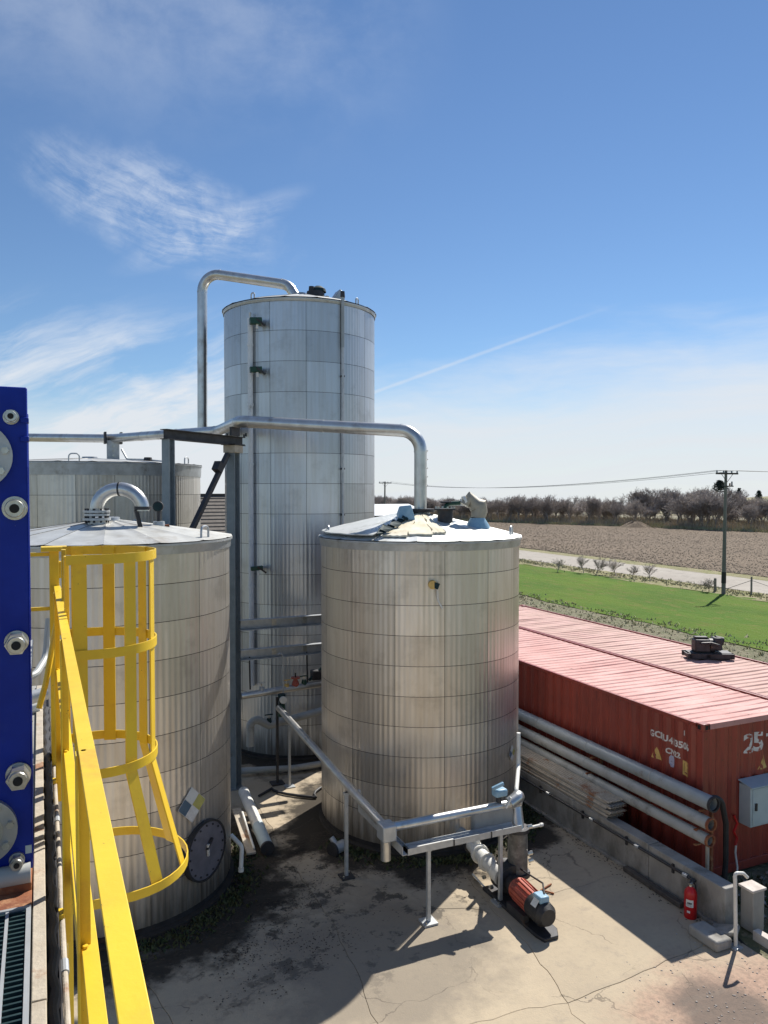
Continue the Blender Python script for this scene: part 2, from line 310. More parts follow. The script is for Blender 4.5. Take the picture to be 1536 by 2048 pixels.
# ------------------------------------------------------------------ mesh helpers
class MB:
    def __init__(s): s.v = []; s.f = []
    def add(s, vs, fs):
        n = len(s.v); s.v += [tuple(a) for a in vs]; s.f += [tuple(i+n for i in q) for q in fs]; return s
    def box(s, x0, x1, y0, y1, z0, z1):
        vs = [(x, y, z) for z in (z0, z1) for y in (y0, y1) for x in (x0, x1)]
        return s.add(vs, [(0, 2, 3, 1), (4, 5, 7, 6), (0, 1, 5, 4), (2, 6, 7, 3), (0, 4, 6, 2), (1, 3, 7, 5)])
    def beam(s, a, b, w, h, up=(0, 0, 1)):
        """box section w (sideways) x h (along up) from a to b"""
        a, b = Vector(a), Vector(b); d = (b-a).normalized(); up = Vector(up)
        if abs(d.dot(up)) > .99: up = Vector((0, 1, 0))
        sd = d.cross(up).normalized(); u = sd.cross(d).normalized(); vs = []
        for q in (a, b):
            for i, j in ((-1, -1), (1, -1), (1, 1), (-1, 1)): vs.append(q + sd*(i*w/2) + u*(j*h/2))
        return s.add(vs, [(3, 2, 1, 0), (4, 5, 6, 7), (0, 1, 5, 4), (1, 2, 6, 5), (2, 3, 7, 6), (3, 0, 4, 7)])
    def frus(s, a, b, r0, r1=None, n=16, cap=True, hollow=0.0):
        a, b = Vector(a), Vector(b); r1 = r0 if r1 is None else r1; d = (b-a).normalized()
        q = d.to_track_quat('Z', 'Y'); X, Y = q @ Vector((1, 0, 0)), q @ Vector((0, 1, 0))
        ring = lambda c, r: [c + X*(r*math.cos(2*PI*i/n)) + Y*(r*math.sin(2*PI*i/n)) for i in range(n)]
        if hollow:
            vs = ring(a, r0) + ring(b, r1) + ring(b, r1-hollow) + ring(a, r0-hollow); fs = []
            for k in range(4):
                for i in range(n): fs.append((k*n+i, k*n+(i+1) % n, ((k+1) % 4)*n+(i+1) % n, ((k+1) % 4)*n+i))
            return s.add(vs, fs)
        vs = ring(a, r0) + ring(b, r1); fs = [(i, (i+1) % n, n+(i+1) % n, n+i) for i in range(n)]
        if cap: fs += [tuple(range(n-1, -1, -1)), tuple(range(n, 2*n))]
        return s.add(vs, fs)
    def tube(s, pts, r, n=14, cap=True):
        pts = [Vector(p) for p in pts]; rs = r if hasattr(r, '__len__') else [r]*len(pts); rows = []; X = None
        for i, p in enumerate(pts):
            t = (pts[min(i+1, len(pts)-1)] - pts[max(i-1, 0)]).normalized()
            if X is None: X = t.orthogonal().normalized()
            X = (X - t*X.dot(t)).normalized(); Y = t.cross(X)
            rows.append([p + X*(rs[i]*math.cos(2*PI*k/n)) + Y*(rs[i]*math.sin(2*PI*k/n)) for k in range(n)])
        vs = [v for rw in rows for v in rw]; fs = []
        for i in range(len(pts)-1):
            for k in range(n): fs.append((i*n+k, i*n+(k+1) % n, (i+1)*n+(k+1) % n, (i+1)*n+k))
        if cap: fs += [tuple(range(n-1, -1, -1)), tuple(range(len(vs)-n, len(vs)))]
        return s.add(vs, fs)
    def lathe(s, c, prof, n=48, a0=0.0, a1=2*PI):
        """prof: list of (r, z) bottom to top about vertical axis at c"""
        full = abs(a1-a0-2*PI) < 1e-6; m = n if full else n+1; vs = []
        for r, z in prof:
            for i in range(m):
                t = a0 + (a1-a0)*i/n; vs.append((c[0]+r*math.cos(t), c[1]+r*math.sin(t), c[2]+z))
        fs = []
        for j in range(len(prof)-1):
            for i in range(n):
                i2 = (i+1) % m if full else i+1
                fs.append((j*m+i, j*m+i2, (j+1)*m+i2, (j+1)*m+i))
        return s.add(vs, fs)
    def prism(s, poly, axis, d0, d1):
        """extrude 2-D polygon: axis 'x' -> poly is (y,z); 'y' -> (x,z); 'z' -> (x,y)"""
        f = {'x': lambda p, d: (d, p[0], p[1]), 'y': lambda p, d: (p[0], d, p[1]), 'z': lambda p, d: (p[0], p[1], d)}[axis]
        n = len(poly); vs = [f(p, d0) for p in poly] + [f(p, d1) for p in poly]
        return s.add(vs, [(i, (i+1) % n, n+(i+1) % n, n+i) for i in range(n)] + [tuple(range(n-1, -1, -1)), tuple(range(n, 2*n))])
    def hexnut(s, c, d, r, h):
        c, d = Vector(c), Vector(d); return s.frus(c, c+d*h, r, r, 6)

def fillet(pts, bend, seg=6, lim=.49):
    pts = [Vector(p) for p in pts]; out = [pts[0]]
    for i in range(1, len(pts)-1):
        a, b, c = pts[i-1], pts[i], pts[i+1]; u, v = (a-b).normalized(), (c-b).normalized()
        ang = u.angle(v); t = min(bend/math.tan(ang/2), (a-b).length*lim, (c-b).length*lim)
        R_ = t*math.tan(ang/2); ctr = b + (u+v).normalized()*(R_/math.sin(ang/2)); p0, p1 = b+u*t, b+v*t
        e0, e1 = p0-ctr, p1-ctr; th = e0.angle(e1)
        for k in range(seg+1):
            q = k/seg; out.append(ctr + (e0*math.sin((1-q)*th) + e1*math.sin(q*th))/math.sin(th))
    return out + [pts[-1]]

def root_of(o):
    while o.parent: o = o.parent
    return o
def tag(o, label=None, cat=None, group=None, kind=None):
    if label: o['label'] = label
    if cat: o['category'] = cat
    if group: o['group'] = group
    if kind: o['kind'] = kind
    return o
def build(name, mb, m, parent=None, smooth=35, bevel=0.0, local=False, mats=None):
    me = bpy.data.meshes.new(name); off = Vector((0, 0, 0))
    if parent is not None:
        if not local: off = root_of(parent).location.copy()
    else:
        a = np.array([tuple(v) for v in mb.v]); lo, hi = a.min(0), a.max(0); off = Vector(((lo[0]+hi[0])/2, (lo[1]+hi[1])/2, lo[2]))
    me.from_pydata([(v[0]-off[0], v[1]-off[1], v[2]-off[2]) for v in mb.v], [], mb.f); me.update()
    o = bpy.data.objects.new(name, me); C.collection.objects.link(o)
    if parent is not None: o.parent = parent
    else: o.location = off
    me.materials.append(m)
    bm = bmesh.new(); bm.from_mesh(me); bmesh.ops.recalc_face_normals(bm, faces=bm.faces); bm.to_mesh(me); bm.free()
    if smooth:
        me.shade_smooth()
        me.set_sharp_from_angle(angle=math.radians(smooth))
    if bevel:
        b = o.modifiers.new('bevel', 'BEVEL'); b.width = bevel; b.segments = 2; b.limit_method = 'ANGLE'; b.harden_normals = False
    return o
def thing(name, label, cat, loc=(0, 0, 0), group=None, kind=None):
    o = bpy.data.objects.new(name, None); C.collection.objects.link(o); o.location = loc; o.empty_display_size = .2
    return tag(o, label, cat, group, kind)
def inst(name, me, parent, loc=(0, 0, 0), rz=0.0, scale=None):
    o = bpy.data.objects.new(name, me); C.collection.objects.link(o); o.parent = parent; o.location = loc; o.rotation_euler = (0, 0, rz)
    if scale: o.scale = scale
    return o
def copy_tree(o, parent=None):
    c = o.copy(); C.collection.objects.link(c); c.parent = parent
    for ch in list(o.children): copy_tree(ch, c)
    return c
def raw(name, v, f, m, kind=None, parent=None):
    """quick mesh from numpy arrays of quads or triangles"""
    me = bpy.data.meshes.new(name); nv, nf, k = len(v), len(f), f.shape[1]
    me.vertices.add(nv); me.vertices.foreach_set('co', np.asarray(v, dtype=np.float32).ravel())
    me.loops.add(nf*k); me.loops.foreach_set('vertex_index', np.asarray(f, dtype=np.int32).ravel())
    me.polygons.add(nf); me.polygons.foreach_set('loop_start', np.arange(0, nf*k, k, dtype=np.int32))
    me.update(calc_edges=True); me.materials.append(m)
    o = bpy.data.objects.new(name, me); C.collection.objects.link(o); o.parent = parent
    if kind: o['kind'] = kind
    return o

def pipe(t, pts, r, m, bend=None, n=18, band=True, bandm=None, maxlen=None):
    """a lagged pipe run: straight sections, elbows and the joint bands between them, each a part"""
    bend = bend or r*2.2; pts = [Vector(p) for p in pts]; cuts = []
    for i in range(1, len(pts)-1):
        u, v = (pts[i-1]-pts[i]).normalized(), (pts[i+1]-pts[i]).normalized(); ang = u.angle(v)
        tt = min(bend/math.tan(ang/2), (pts[i-1]-pts[i]).length*.49, (pts[i+1]-pts[i]).length*.49)
        cuts.append((pts[i]+u*tt, pts[i], pts[i]+v*tt))
    a = pts[0]
    for i in range(len(pts)-1):
        b = cuts[i][0] if i < len(cuts) else pts[-1]
        L = (b-a).length; k = max(1, int(round(L/maxlen))) if maxlen else 1
        for j in range(k):
            p, q = a.lerp(b, j/k), a.lerp(b, (j+1)/k)
            build('pipe_section', MB().tube([p, q], r*(1+.012*(j % 2)), n), m, t)
            if band and j > 0:
                d = (q-p).normalized(); build('joint_band', MB().frus(p-d*.02, p+d*.02, r*1.05, r*1.05, n), bandm or m, t)
        if i < len(cuts):
            build('elbow', MB().tube(fillet([cuts[i][0], cuts[i][1], cuts[i][2]], bend, 8, 1.0)[1:-1], r*1.015, n), m, t)
            if band:
                for e, dirn in ((cuts[i][0], (cuts[i][1]-cuts[i][0])), (cuts[i][2], (cuts[i][1]-cuts[i][2]))):
                    d = dirn.normalized(); build('joint_band', MB().frus(e-d*.022, e+d*.01, r*1.055, r*1.055, n), bandm or m, t)
            a = cuts[i][2]

# ------------------------------------------------------------------ terrain
def h(x):
    return np.interp(x, [-4000, 15, 30, 44, 47, 54.5, 58, 90, 125, 200, 260, 500, 1000, 4000], [0, 0, -.6, -.95, -1, -1, -1.1, -1.9, -2.8, -3.4, -4.5, -14, -45, -220])
def sheet(name, x0, x1, y0, y1, nx, ny, m, dz=0.0, jit=0.0, jx=(0, 0), kind='structure', xs=None, ys=None):
    xs = np.linspace(x0, x1, nx) if xs is None else np.array(xs, float); ys = np.linspace(y0, y1, ny) if ys is None else np.array(ys, float)
    nx, ny = len(xs), len(ys); Xg, Yg = np.meshgrid(xs, ys, indexing='ij'); Xg = Xg.copy()
    wob = lambda s: np.interp(ys, np.linspace(ys[0], ys[-1], max(8, int((ys[-1]-ys[0])/2.2))), np.random.uniform(-1, 1, max(8, int((ys[-1]-ys[0])/2.2))))*s
    if jx[0]: Xg[0] += wob(jx[0])
    if jx[1]: Xg[-1] += wob(jx[1])
    Z = h(Xg) + dz + np.random.uniform(-jit, jit, Xg.shape)
    v = np.stack([Xg, Yg, Z], -1).reshape(-1, 3); i, j = np.meshgrid(np.arange(nx-1), np.arange(ny-1), indexing='ij')
    q = np.stack([i*ny+j, (i+1)*ny+j, (i+1)*ny+j+1, i*ny+j+1], -1).reshape(-1, 4)
    o = raw(name, v, q, m, kind); o.data.shade_smooth(); return o
big = [-4000, -1500, -500, -150, -60, -20, 0, 15, 22, 30, 37, 44, 47, 50, 54.5, 58, 70, 90, 105, 125, 160, 200, 260, 300, 400, 500, 1000, 2000, 4000]
sheet('ground', 0, 0, 0, 0, 0, 0, M['earth'], -.06, xs=big, ys=[-4000, -1500, -500, -150, -60, -20, 0, 20, 40, 60, 100, 150, 200, 300, 500, 1000, 2000, 4000])
sheet('gravel_yard', 9.0, 29.8, -30, 110, 60, 140, M['gravel'], -.03, .015, (0, .9))
sheet('lawn', 29.0, 44.2, -30, 140, 40, 160, M['lawn'], 0.0, .02, (.5, .35))
sheet('verge', 43.6, 47.6, -30, 150, 12, 160, M['verge'], .004, .03, (.4, .3))
sheet('road', 47.3, 54.2, -40, 420, 6, 80, M['road'], .02, 0)
sheet('field_margin', 53.9, 57.5, -40, 300, 6, 140, M['verge'], .01, .02, (.3, .3))
# tilled field; its far boundary is a hedge line
def xfar(y): return np.interp(y, [-60, 60, 122, 150, 181, 224, 330], [168, 158, 148.7, 141.4, 122.9, 99, 60])
ys = np.linspace(-40, 300, 240); ts = np.linspace(0, 1, 90); T_, Y_ = np.meshgrid(ts, ys, indexing='ij'); X_ = 57 + T_*(xfar(Y_)-57)
v = np.stack([X_, Y_, h(X_) + .03 + np.random.uniform(-.012, .012, X_.shape)], -1).reshape(-1, 3)
i, j = np.meshgrid(np.arange(89), np.arange(239), indexing='ij')
raw('field', v, np.stack([i*240+j, (i+1)*240+j, (i+1)*240+j+1, i*240+j+1], -1).reshape(-1, 4), M['field'], 'structure').data.shade_smooth()
def rocks(n, xf, yf, zf, s0, s1, m, name, flat=.6):
    """many small irregular lumps as one object"""
    base = np.array([(1, 0, 0), (-1, 0, 0), (0, 1, 0), (0, -1, 0), (0, 0, 1), (0, 0, -1)], float)
    tri = np.array([(0, 2, 4), (2, 1, 4), (1, 3, 4), (3, 0, 4), (2, 0, 5), (1, 2, 5), (3, 1, 5), (0, 3, 5)])
    x, y = xf, yf; z = zf; sc = np.random.uniform(s0, s1, (n, 1, 1)) * np.random.uniform(.6, 1.3, (n, 6, 1))
    th = np.random.uniform(0, 2*PI, n); c, s_ = np.cos(th)[:, None], np.sin(th)[:, None]
    P = base[None]*sc; X = P[..., 0]*c - P[..., 1]*s_; Y = P[..., 0]*s_ + P[..., 1]*c
    V = np.stack([X+x[:, None], Y+y[:, None], P[..., 2]*flat+z[:, None]], -1).reshape(-1, 3)
    F = (tri[None] + (np.arange(n)*6)[:, None, None]).reshape(-1, 3)
    return raw(name, V, F, m, 'stuff')
n = 42000; yy = np.random.uniform(35, 225, n); tt = np.random.uniform(0, 1, n)**1.7; xx = 57 + tt*(xfar(yy)-58)
rocks(n, xx, yy, h(xx)+.05, .03, .12, M['clod'], 'field_clods', .55)

def blades(n, x, y, z, hgt, wid, m, name, k=3, lean=.6):
    """upright leaf blades, k per tuft, as one object"""
    X = np.repeat(x, k) + np.random.normal(0, wid*1.6, n*k); Y = np.repeat(y, k) + np.random.normal(0, wid*1.6, n*k); Z = np.repeat(z, k); H = np.random.uniform(.5, 1, n*k)*np.repeat(hgt, k) if hasattr(hgt, '__len__') else np.random.uniform(.45, 1, n*k)*hgt
    th = np.random.uniform(0, 2*PI, n*k); dxx, dyy = np.cos(th)*wid, np.sin(th)*wid; lx, ly = np.random.normal(0, lean, n*k)*H*.6, np.random.normal(0, lean, n*k)*H*.6
    V = np.stack([np.stack([X-dxx, Y-dyy, Z], -1), np.stack([X+dxx, Y+dyy, Z], -1), np.stack([X+lx, Y+ly, Z+H], -1)], 1).reshape(-1, 3)
    return raw(name, V, np.arange(n*k*3).reshape(-1, 3), m, 'stuff')
n = 4500; x = np.random.uniform(15, 30, n); y = np.random.uniform(12, 80, n); blades(n, x, y, h(x)-.03, .16, .04, M['straw'], 'dead_weeds', 3, 1.2)
n = 320; y = np.random.uniform(12, 80, n); x = 29.6+np.random.normal(0, .55, n); blades(n, x, y, h(x), .16, .05, M['straw'], 'lawn_edge_weeds', 3, 1.0)
n = 1500; y = np.random.uniform(30, 100, n); x = 45.8+np.random.normal(0, .8, n); blades(n, x, y, h(x), .18, .05, M['straw'], 'roadside_grass')
n = 2200; x = np.random.uniform(15.5, 29.5, n); y = np.random.uniform(14, 70, n); rocks(n, x, y, h(x)-.02, .02, .08, M['clod'], 'loose_gravel')

# concrete pad of irregular slabs parted by cracks
pad = thing('concrete_pad', 'cracked tan concrete slab yard under the tanks', None, (0, 0, 0), kind='structure')
sheet('soil_bed', -6, 9.4, -8, 30, 8, 8, M['soil'], -.03)
gx = [-4.5, -1.2, 1.4, 3.9, 6.3, 9.0]; gy = [-5, -1.5, 2.0, 4.8, 7.6, 10.3, 13.4, 16.6, 20, 25]
rs = random.Random(11)
gp = {(a, b): (gx[a] + (0 if a in (0, 5) else rs.uniform(-.55, .55)), gy[b] + (0 if b in (0, 9) else rs.uniform(-.6, .6))) for a in range(6) for b in range(10)}
ecache = {}
def eline(p, q):
    key = (min(p, q), max(p, q))
    if key not in ecache:
        a, b = Vector(gp[key[0]]), Vector(gp[key[1]]); L = (b-a).length; nn = 14; pts = []; nv = Vector((-(b-a).y, (b-a).x))/L; w_ = 0
        amp = 0 if (a.x == b.x and a.x in (gx[0], gx[5])) or (a.y == b.y and a.y in (gy[0], gy[9])) else .05
        for k in range(nn+1):
            w_ = (w_ + rs.uniform(-amp, amp))*.9 if 0 < k < nn else 0
            pts.append(a.lerp(b, k/nn) + nv*w_)
        ecache[key] = pts
    pts = ecache[key]; return pts if p == key[0] else pts[::-1]
for a in range(5):
    for b in range(9):
        ring = []
        for p, q in (((a, b), (a+1, b)), ((a+1, b), (a+1, b+1)), ((a+1, b+1), (a, b+1)), ((a, b+1), (a, b))): ring += eline(p, q)[:-1]
        ctr = sum(ring, Vector((0, 0)))/len(ring); zt = rs.uniform(-.004, .003); vs = []
        for p in ring: q = p + (ctr-p).normalized()*.003; vs.append((q.x, q.y, zt-.004))
        for p in ring: q = p + (ctr-p).normalized()*.009; vs.append((q.x, q.y, zt))
        lo = [(p[0], p[1], -.1) for p in vs[:len(ring)]]; nr = len(ring); mb = MB()
        mb.add(lo + vs + [(ctr.x, ctr.y, zt)], [(i, (i+1) % nr, nr+(i+1) % nr, nr+i) for i in range(nr)] + [(nr+i, nr+(i+1) % nr, 2*nr+(i+1) % nr, 2*nr+i) for i in range(nr)] + [(2*nr+i, 2*nr+(i+1) % nr, 3*nr) for i in range(nr)])
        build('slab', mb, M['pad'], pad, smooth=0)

# low hills and a heap at the end of the field
def mound(name, cx, cy, rx, ry, hh, m, n=40):
    a = np.linspace(0, 1, n); t = np.linspace(0, 2*PI, 64, endpoint=False); A, T = np.meshgrid(a, t, indexing='ij')
    X = cx + A*rx*np.cos(T); Y = cy + A*ry*np.sin(T); Z = np.maximum(h(X), -4.2) - .6 + hh*(np.cos(A*PI)+1)/2*(1+.10*np.sin(T*3+1)+.07*np.sin(T*7)); Z = Z + np.random.uniform(-.01, .01, Z.shape)*hh; Z[-1] -= 6
    i, j = np.meshgrid(np.arange(n-1), np.arange(64), indexing='ij')
    o = raw(name, np.stack([X, Y, Z], -1).reshape(-1, 3), np.stack([i*64+j, (i+1)*64+j, (i+1)*64+(j+1) % 64, i*64+(j+1) % 64], -1).reshape(-1, 4), m, 'structure'); o.data.shade_smooth(); return o
mound('hill', 400, 275, 190, 150, 8.2, M['hill']); mound('hill', 330, 110, 130, 140, 8.4, M['hill'])
mound('earth_heap', 137.5, 151.5, 7.5, 5.0, 2.0, M['field'], 16)

# ------------------------------------------------------------------ tanks
CAMP = Vector((0, 0, 0))
def tank(name, label, cx, cy, R, zt, rows, nseg, ribs, m, rise, lip=.055, z0=.14, nroof=16, roof_m='roof_metal', amp=.007, band_h=.14):
    t = thing(name, label, 'tank', (cx, cy, 0), 'aluminium clad storage tanks')
    build('foundation', MB().lathe((cx, cy, 0), [(R+.05, 0), (R+.05, .05), (R-.1, .06)], 64), M['soil'], t)
    build('shell', MB().lathe((cx, cy, 0), [(R-.045, 0), (R-.045, zt+.02)], 64), M['steel_dark'], t)
    hr = (zt-z0)/rows; dth = 2*PI/nseg
    npt = ribs*4+1; mb = MB(); vs = []
    ga = .004/R
    for zi, (zz, dr) in enumerate(((.004, 0), (hr*.5, 0), (hr-.005, 0))):
        for i in range(npt):
            u = i/(npt-1); a = -dth/2 + ga + u*(dth-2*ga); r = R + dr - amp*(1-(.5+.5*math.cos(2*PI*u*ribs))**.6*1.0)
            vs.append((r*math.cos(a), r*math.sin(a), zz))
    fs = [(j*npt+i, j*npt+i+1, (j+1)*npt+i+1, (j+1)*npt+i) for j in range(2) for i in range(npt-1)]
    mb.add(vs, fs); pan = None; to_cam = math.atan2(-cy, -cx)
    for rw in range(rows):
        for k in range(nseg):
            a = dth*(k + .5*(rw % 1)) + .21
            if math.cos(a-to_cam) < -.35: continue
            if pan is None:
                pan = build('cladding_panel', mb, m, t, smooth=60, local=True); o = pan
            else: o = inst('cladding_panel', pan.data, t)
            o.location = (0, 0, z0+rw*hr); o.rotation_euler = (0, 0, a)
    build('rim_band', MB().lathe((cx, cy, zt), [(R+.012, -band_h+.02), (R+.02, -band_h+.02), (R+.022+lip*.2, 0), (R+lip, .005), (R+lip, .035), (R-.06, .05)], 96), M['rim'], t)
    dr = 2*PI/nroof; pan = None
    for k in range(nroof):
        a = dr*k + .1
        if pan is None:
            g = .006; vs = []; steps = 6
            for q in range(7):
                f = q/6; r = R+.05 - f*(R-.12)
                for i in range(steps+1):
                    an = -dr/2 + dr*i/steps; lift = .013 if i in (0, steps) else 0.0
                    vs.append((r*math.cos(an), r*math.sin(an), .05 + rise*f**.92 + lift*(1 if i else .6)))
            mbr = MB().add(vs, [(q*(steps+1)+i, q*(steps+1)+i+1, (q+1)*(steps+1)+i+1, (q+1)*(steps+1)+i) for q in range(6) for i in range(steps)])
            pan = build('roof_panel', mbr, M[roof_m], t, smooth=20, local=True); o = pan
        else: o = inst('roof_panel', pan.data, t)
        o.location = (0, 0, zt); o.rotation_euler = (0, 0, a)
    build('roof_cap', MB().frus((cx, cy, zt+rise+.01), (cx, cy, zt+rise+.10), .22, .2, 24), M['rim'], t)
    return t
def lug(t, cx, cy, R, zt, a, s=.10):
    x, y = cx+(R-.12)*math.cos(a), cy+(R-.12)*math.sin(a); tx, ty = -math.sin(a)*s, math.cos(a)*s
    build('lifting_lug', MB().tube(fillet([(x-tx, y-ty, zt), (x-tx, y-ty, zt+.2), (x+tx, y+ty, zt+.2), (x+tx, y+ty, zt)], .08, 4), .018, 8), M['galv'], t)

T1 = tank('storage_tank', 'squat corrugated aluminium tank in the middle with torn cream foam roof', 6.84, 13.57, 1.94, 5.47, 10, 14, 9, M['clad'], .42, z0=.16, roof_m='roof_white')
T2 = tank('storage_tank', 'squat corrugated aluminium tank behind the yellow ladder cage, round hatch low on its side', .98, 13.17, 1.94, 5.60, 10, 14, 9, M['clad'], .27, z0=.16)
T3 = tank('storage_tank', 'tallest aluminium tank, bluish at the top, rising behind the squat tanks', 6.17, 19.1, 1.92, 10.86, 15, 14, 9, M['clad_tall'], .50, z0=.12, amp=.006, lip=.03, band_h=.06)
T4 = tank('storage_tank', 'wide aluminium tank at the far left behind the pipe frame', 1.28, 22.98, 3.0, 7.06, 9, 21, 9, M['clad'], .18, z0=.12, nroof=24, band_h=.30)
for a in (-3.35, -.78, .9): lug(T1, 6.84, 13.57, 1.94, 5.52, a)
for a in (-.75, 1.2, -2.6): lug(T2, .98, 13.17, 1.94, 5.65, a)
for a in (-1.75, -.6): lug(T4, 1.28, 22.98, 3.0, 7.10, a, .12)
for a in (-2.55, -1.0, .3): lug(T3, 6.17, 19.1, 1.92, 10.9, a, .05)
def onwall(cx, cy, R, a, z, d=0.0): return Vector((cx+(R+d)*math.cos(a), cy+(R+d)*math.sin(a), z))
# torn foam roof on the middle tank: cream foam sectors in front, a raised sheet on the left with a ragged dark edge
def sector(cx, cy, zt, r0, r1, a0, a1, rise, R, lift, thick, nr=8, na=10, rag=0.0, seed=1):
    q = random.Random(seed); mb = MB(); vs = []
    zz = lambda r: zt + .05 + rise*max(0.0, min(1.0, (R+.05-r)/(R-.07)))**.92 + lift
    rows = []
    for i in range(nr+1):
        r = r0 + (r1-r0)*i/nr; row = []
        for j in range(na+1):
            a = a0 + (a1-a0)*j/na
            if rag and j in (0, na): a += q.uniform(-rag, rag)*(1.2-r/R)
            row.append((cx+r*math.cos(a), cy+r*math.sin(a), zz(r)+q.uniform(-.008, .008)*(1 if rag else 0)))
        rows.append(row)
    top = [p for rw in rows for p in rw]; bot = [(p[0], p[1], p[2]-thick) for p in top]; n_ = na+1; N_ = len(top)
    fs = [(i*n_+j, i*n_+j+1, (i+1)*n_+j+1, (i+1)*n_+j) for i in range(nr) for j in range(na)]
    fs += [tuple(N_+x for x in f[::-1]) for f in fs]
    for i in range(nr): fs += [(i*n_, (i+1)*n_, N_+(i+1)*n_, N_+i*n_), (i*n_+na, N_+i*n_+na, N_+(i+1)*n_+na, (i+1)*n_+na)]
    for j in range(na): fs += [(j, N_+j, N_+j+1, j+1), (nr*n_+j, nr*n_+j+1, N_+nr*n_+j+1, N_+nr*n_+j)]
    return mb.add(top+bot, fs)
cx, cy = 6.84, 13.57
for k, (a0, a1) in enumerate(((-2.40, -2.16), (-2.15, -1.90), (-1.89, -1.72))):
    o = build('foam_sheet', sector(cx, cy, 5.47, .25, 1.80-.10*k, a0, a1, .42, 1.94, .045, .03, rag=.05, seed=k), M['roof_foam'], T1, smooth=40)
build('raised_roof_sheet', sector(cx, cy, 5.47, .3, 1.93, -3.9, -2.47, .42, 1.94, .085, .02, rag=.02, seed=9), M['roof_white'], T1, smooth=30)
rr_ = random.Random(4)
for k in range(9):
    r = .35+.17*k; a = -2.49+rr_.uniform(-.02, .03); a2 = a+rr_.uniform(.05, .17)*(1.3-.3*r)
    p0 = Vector((cx+r*math.cos(a), cy+r*math.sin(a), 5.47+.05+.42*((1.99-r)/1.87)+.12+rr_.uniform(-.02, .06))); p1 = Vector((cx+(r+.24)*math.cos(a+.01), cy+(r+.4)*math.sin(a+.01), p0.z-.08))
    p2 = Vector((cx+(r+.2)*math.cos(a2), cy+(r+.2)*math.sin(a2), p1.z-.05)); p3 = Vector((cx+(r+.06)*math.cos(a2+.03), cy+(r+.06)*math.sin(a2+.03), p0.z-.07))
    up = Vector((0, 0, .012)); build('torn_lagging', MB().add([p0, p1, p2, p3, p0+up, p1+up, p2+up, p3+up], [(3, 2, 1, 0), (4, 5, 6, 7), (0, 1, 5, 4), (1, 2, 6, 5), (2, 3, 7, 6), (3, 0, 4, 7)]), M['teal'], T1, smooth=0)
build('duct_saddle', MB().add([(6.12, 13.0, 5.86), (6.42, 12.9, 5.84), (6.5, 13.2, 5.9), (6.2, 13.3, 5.93), (6.18, 13.05, 6.1), (6.36, 12.97, 6.13), (6.46, 13.2, 6.12), (6.25, 13.27, 6.1)], [(3, 2, 1, 0), (4, 5, 6, 7), (0, 1, 5, 4), (1, 2, 6, 5), (2, 3, 7, 6), (3, 0, 4, 7)]), M['valve_blue'], T1, smooth=0, bevel=.02)
build('nozzle_flange', MB().frus((cx, cy, 5.98), (cx, cy, 6.04), .30, .30, 24).frus((cx, cy, 5.9), (cx, cy, 5.98), .16, .16, 20), M['steel_dark'], T1)
# vents and fittings on the middle roof
t = thing('roof_vent', 'black drum vent with a flange on the middle tank roof', 'vent', (7.02, 12.85, 5.74))
build('drum', MB().frus((7.02, 12.85, 5.74), (7.02, 12.85, 6.03), .145, .145, 24), M['steel_dark'], t)
build('flange', MB().frus((7.02, 12.85, 6.03), (7.02, 12.85, 6.06), .21, .21, 24), M['steel_dark'], t)
for k in range(6): a = k*PI/3+.3; build('bolt', MB().hexnut((7.02+.175*math.cos(a), 12.85+.175*math.sin(a), 6.06), (0, 0, 1), .02, .035), M['steel_bright'], t)
t = thing('relief_valve', 'small pipe tree valve behind the black drum vent', 'valve', (7.2, 13.15, 5.78))
build('body', MB().tube(fillet([(7.2, 13.15, 5.78), (7.2, 13.15, 6.14), (7.52, 13.05, 6.16)], .08, 5), .045, 12), M['green'], t)
build('handwheel', MB().frus((7.2, 13.15, 6.16), (7.2, 13.15, 6.19), .11, .11, 16), M['steel_dark'], t)
build('cap', MB().frus((7.5, 13.05, 6.1), (7.5, 13.05, 6.24), .05, .035, 12), M['white'], t)
t = thing('vent_hood', 'tan gooseneck vent hood on a blue grey base, right of the roof', 'vent', (7.62, 12.66, 5.60))
build('base', MB().lathe((7.62, 12.66, 5.68), [(.24, 0), (.22, .06), (.15, .17), (.14, .2)], 24), M['valve_blue'], t)
hp = [Vector((7.62, 12.66, 5.86)), Vector((7.66, 12.66, 6.0)), Vector((7.65, 12.67, 6.12)), Vector((7.58, 12.69, 6.12)), Vector((7.47, 12.72, 6.26)), Vector((7.38, 12.74, 6.12))]
build('hood', MB().tube(hp, [.13, .155, .165, .15, .12, .095], 18), mat('hood_tan', (.40, .36, .28), (.32, .29, .23), 6, .6, .1), t)
build('lip', MB().frus((7.40, 12.735, 6.21), (7.36, 12.745, 6.195), .105, .10, 18), M['white'], t)
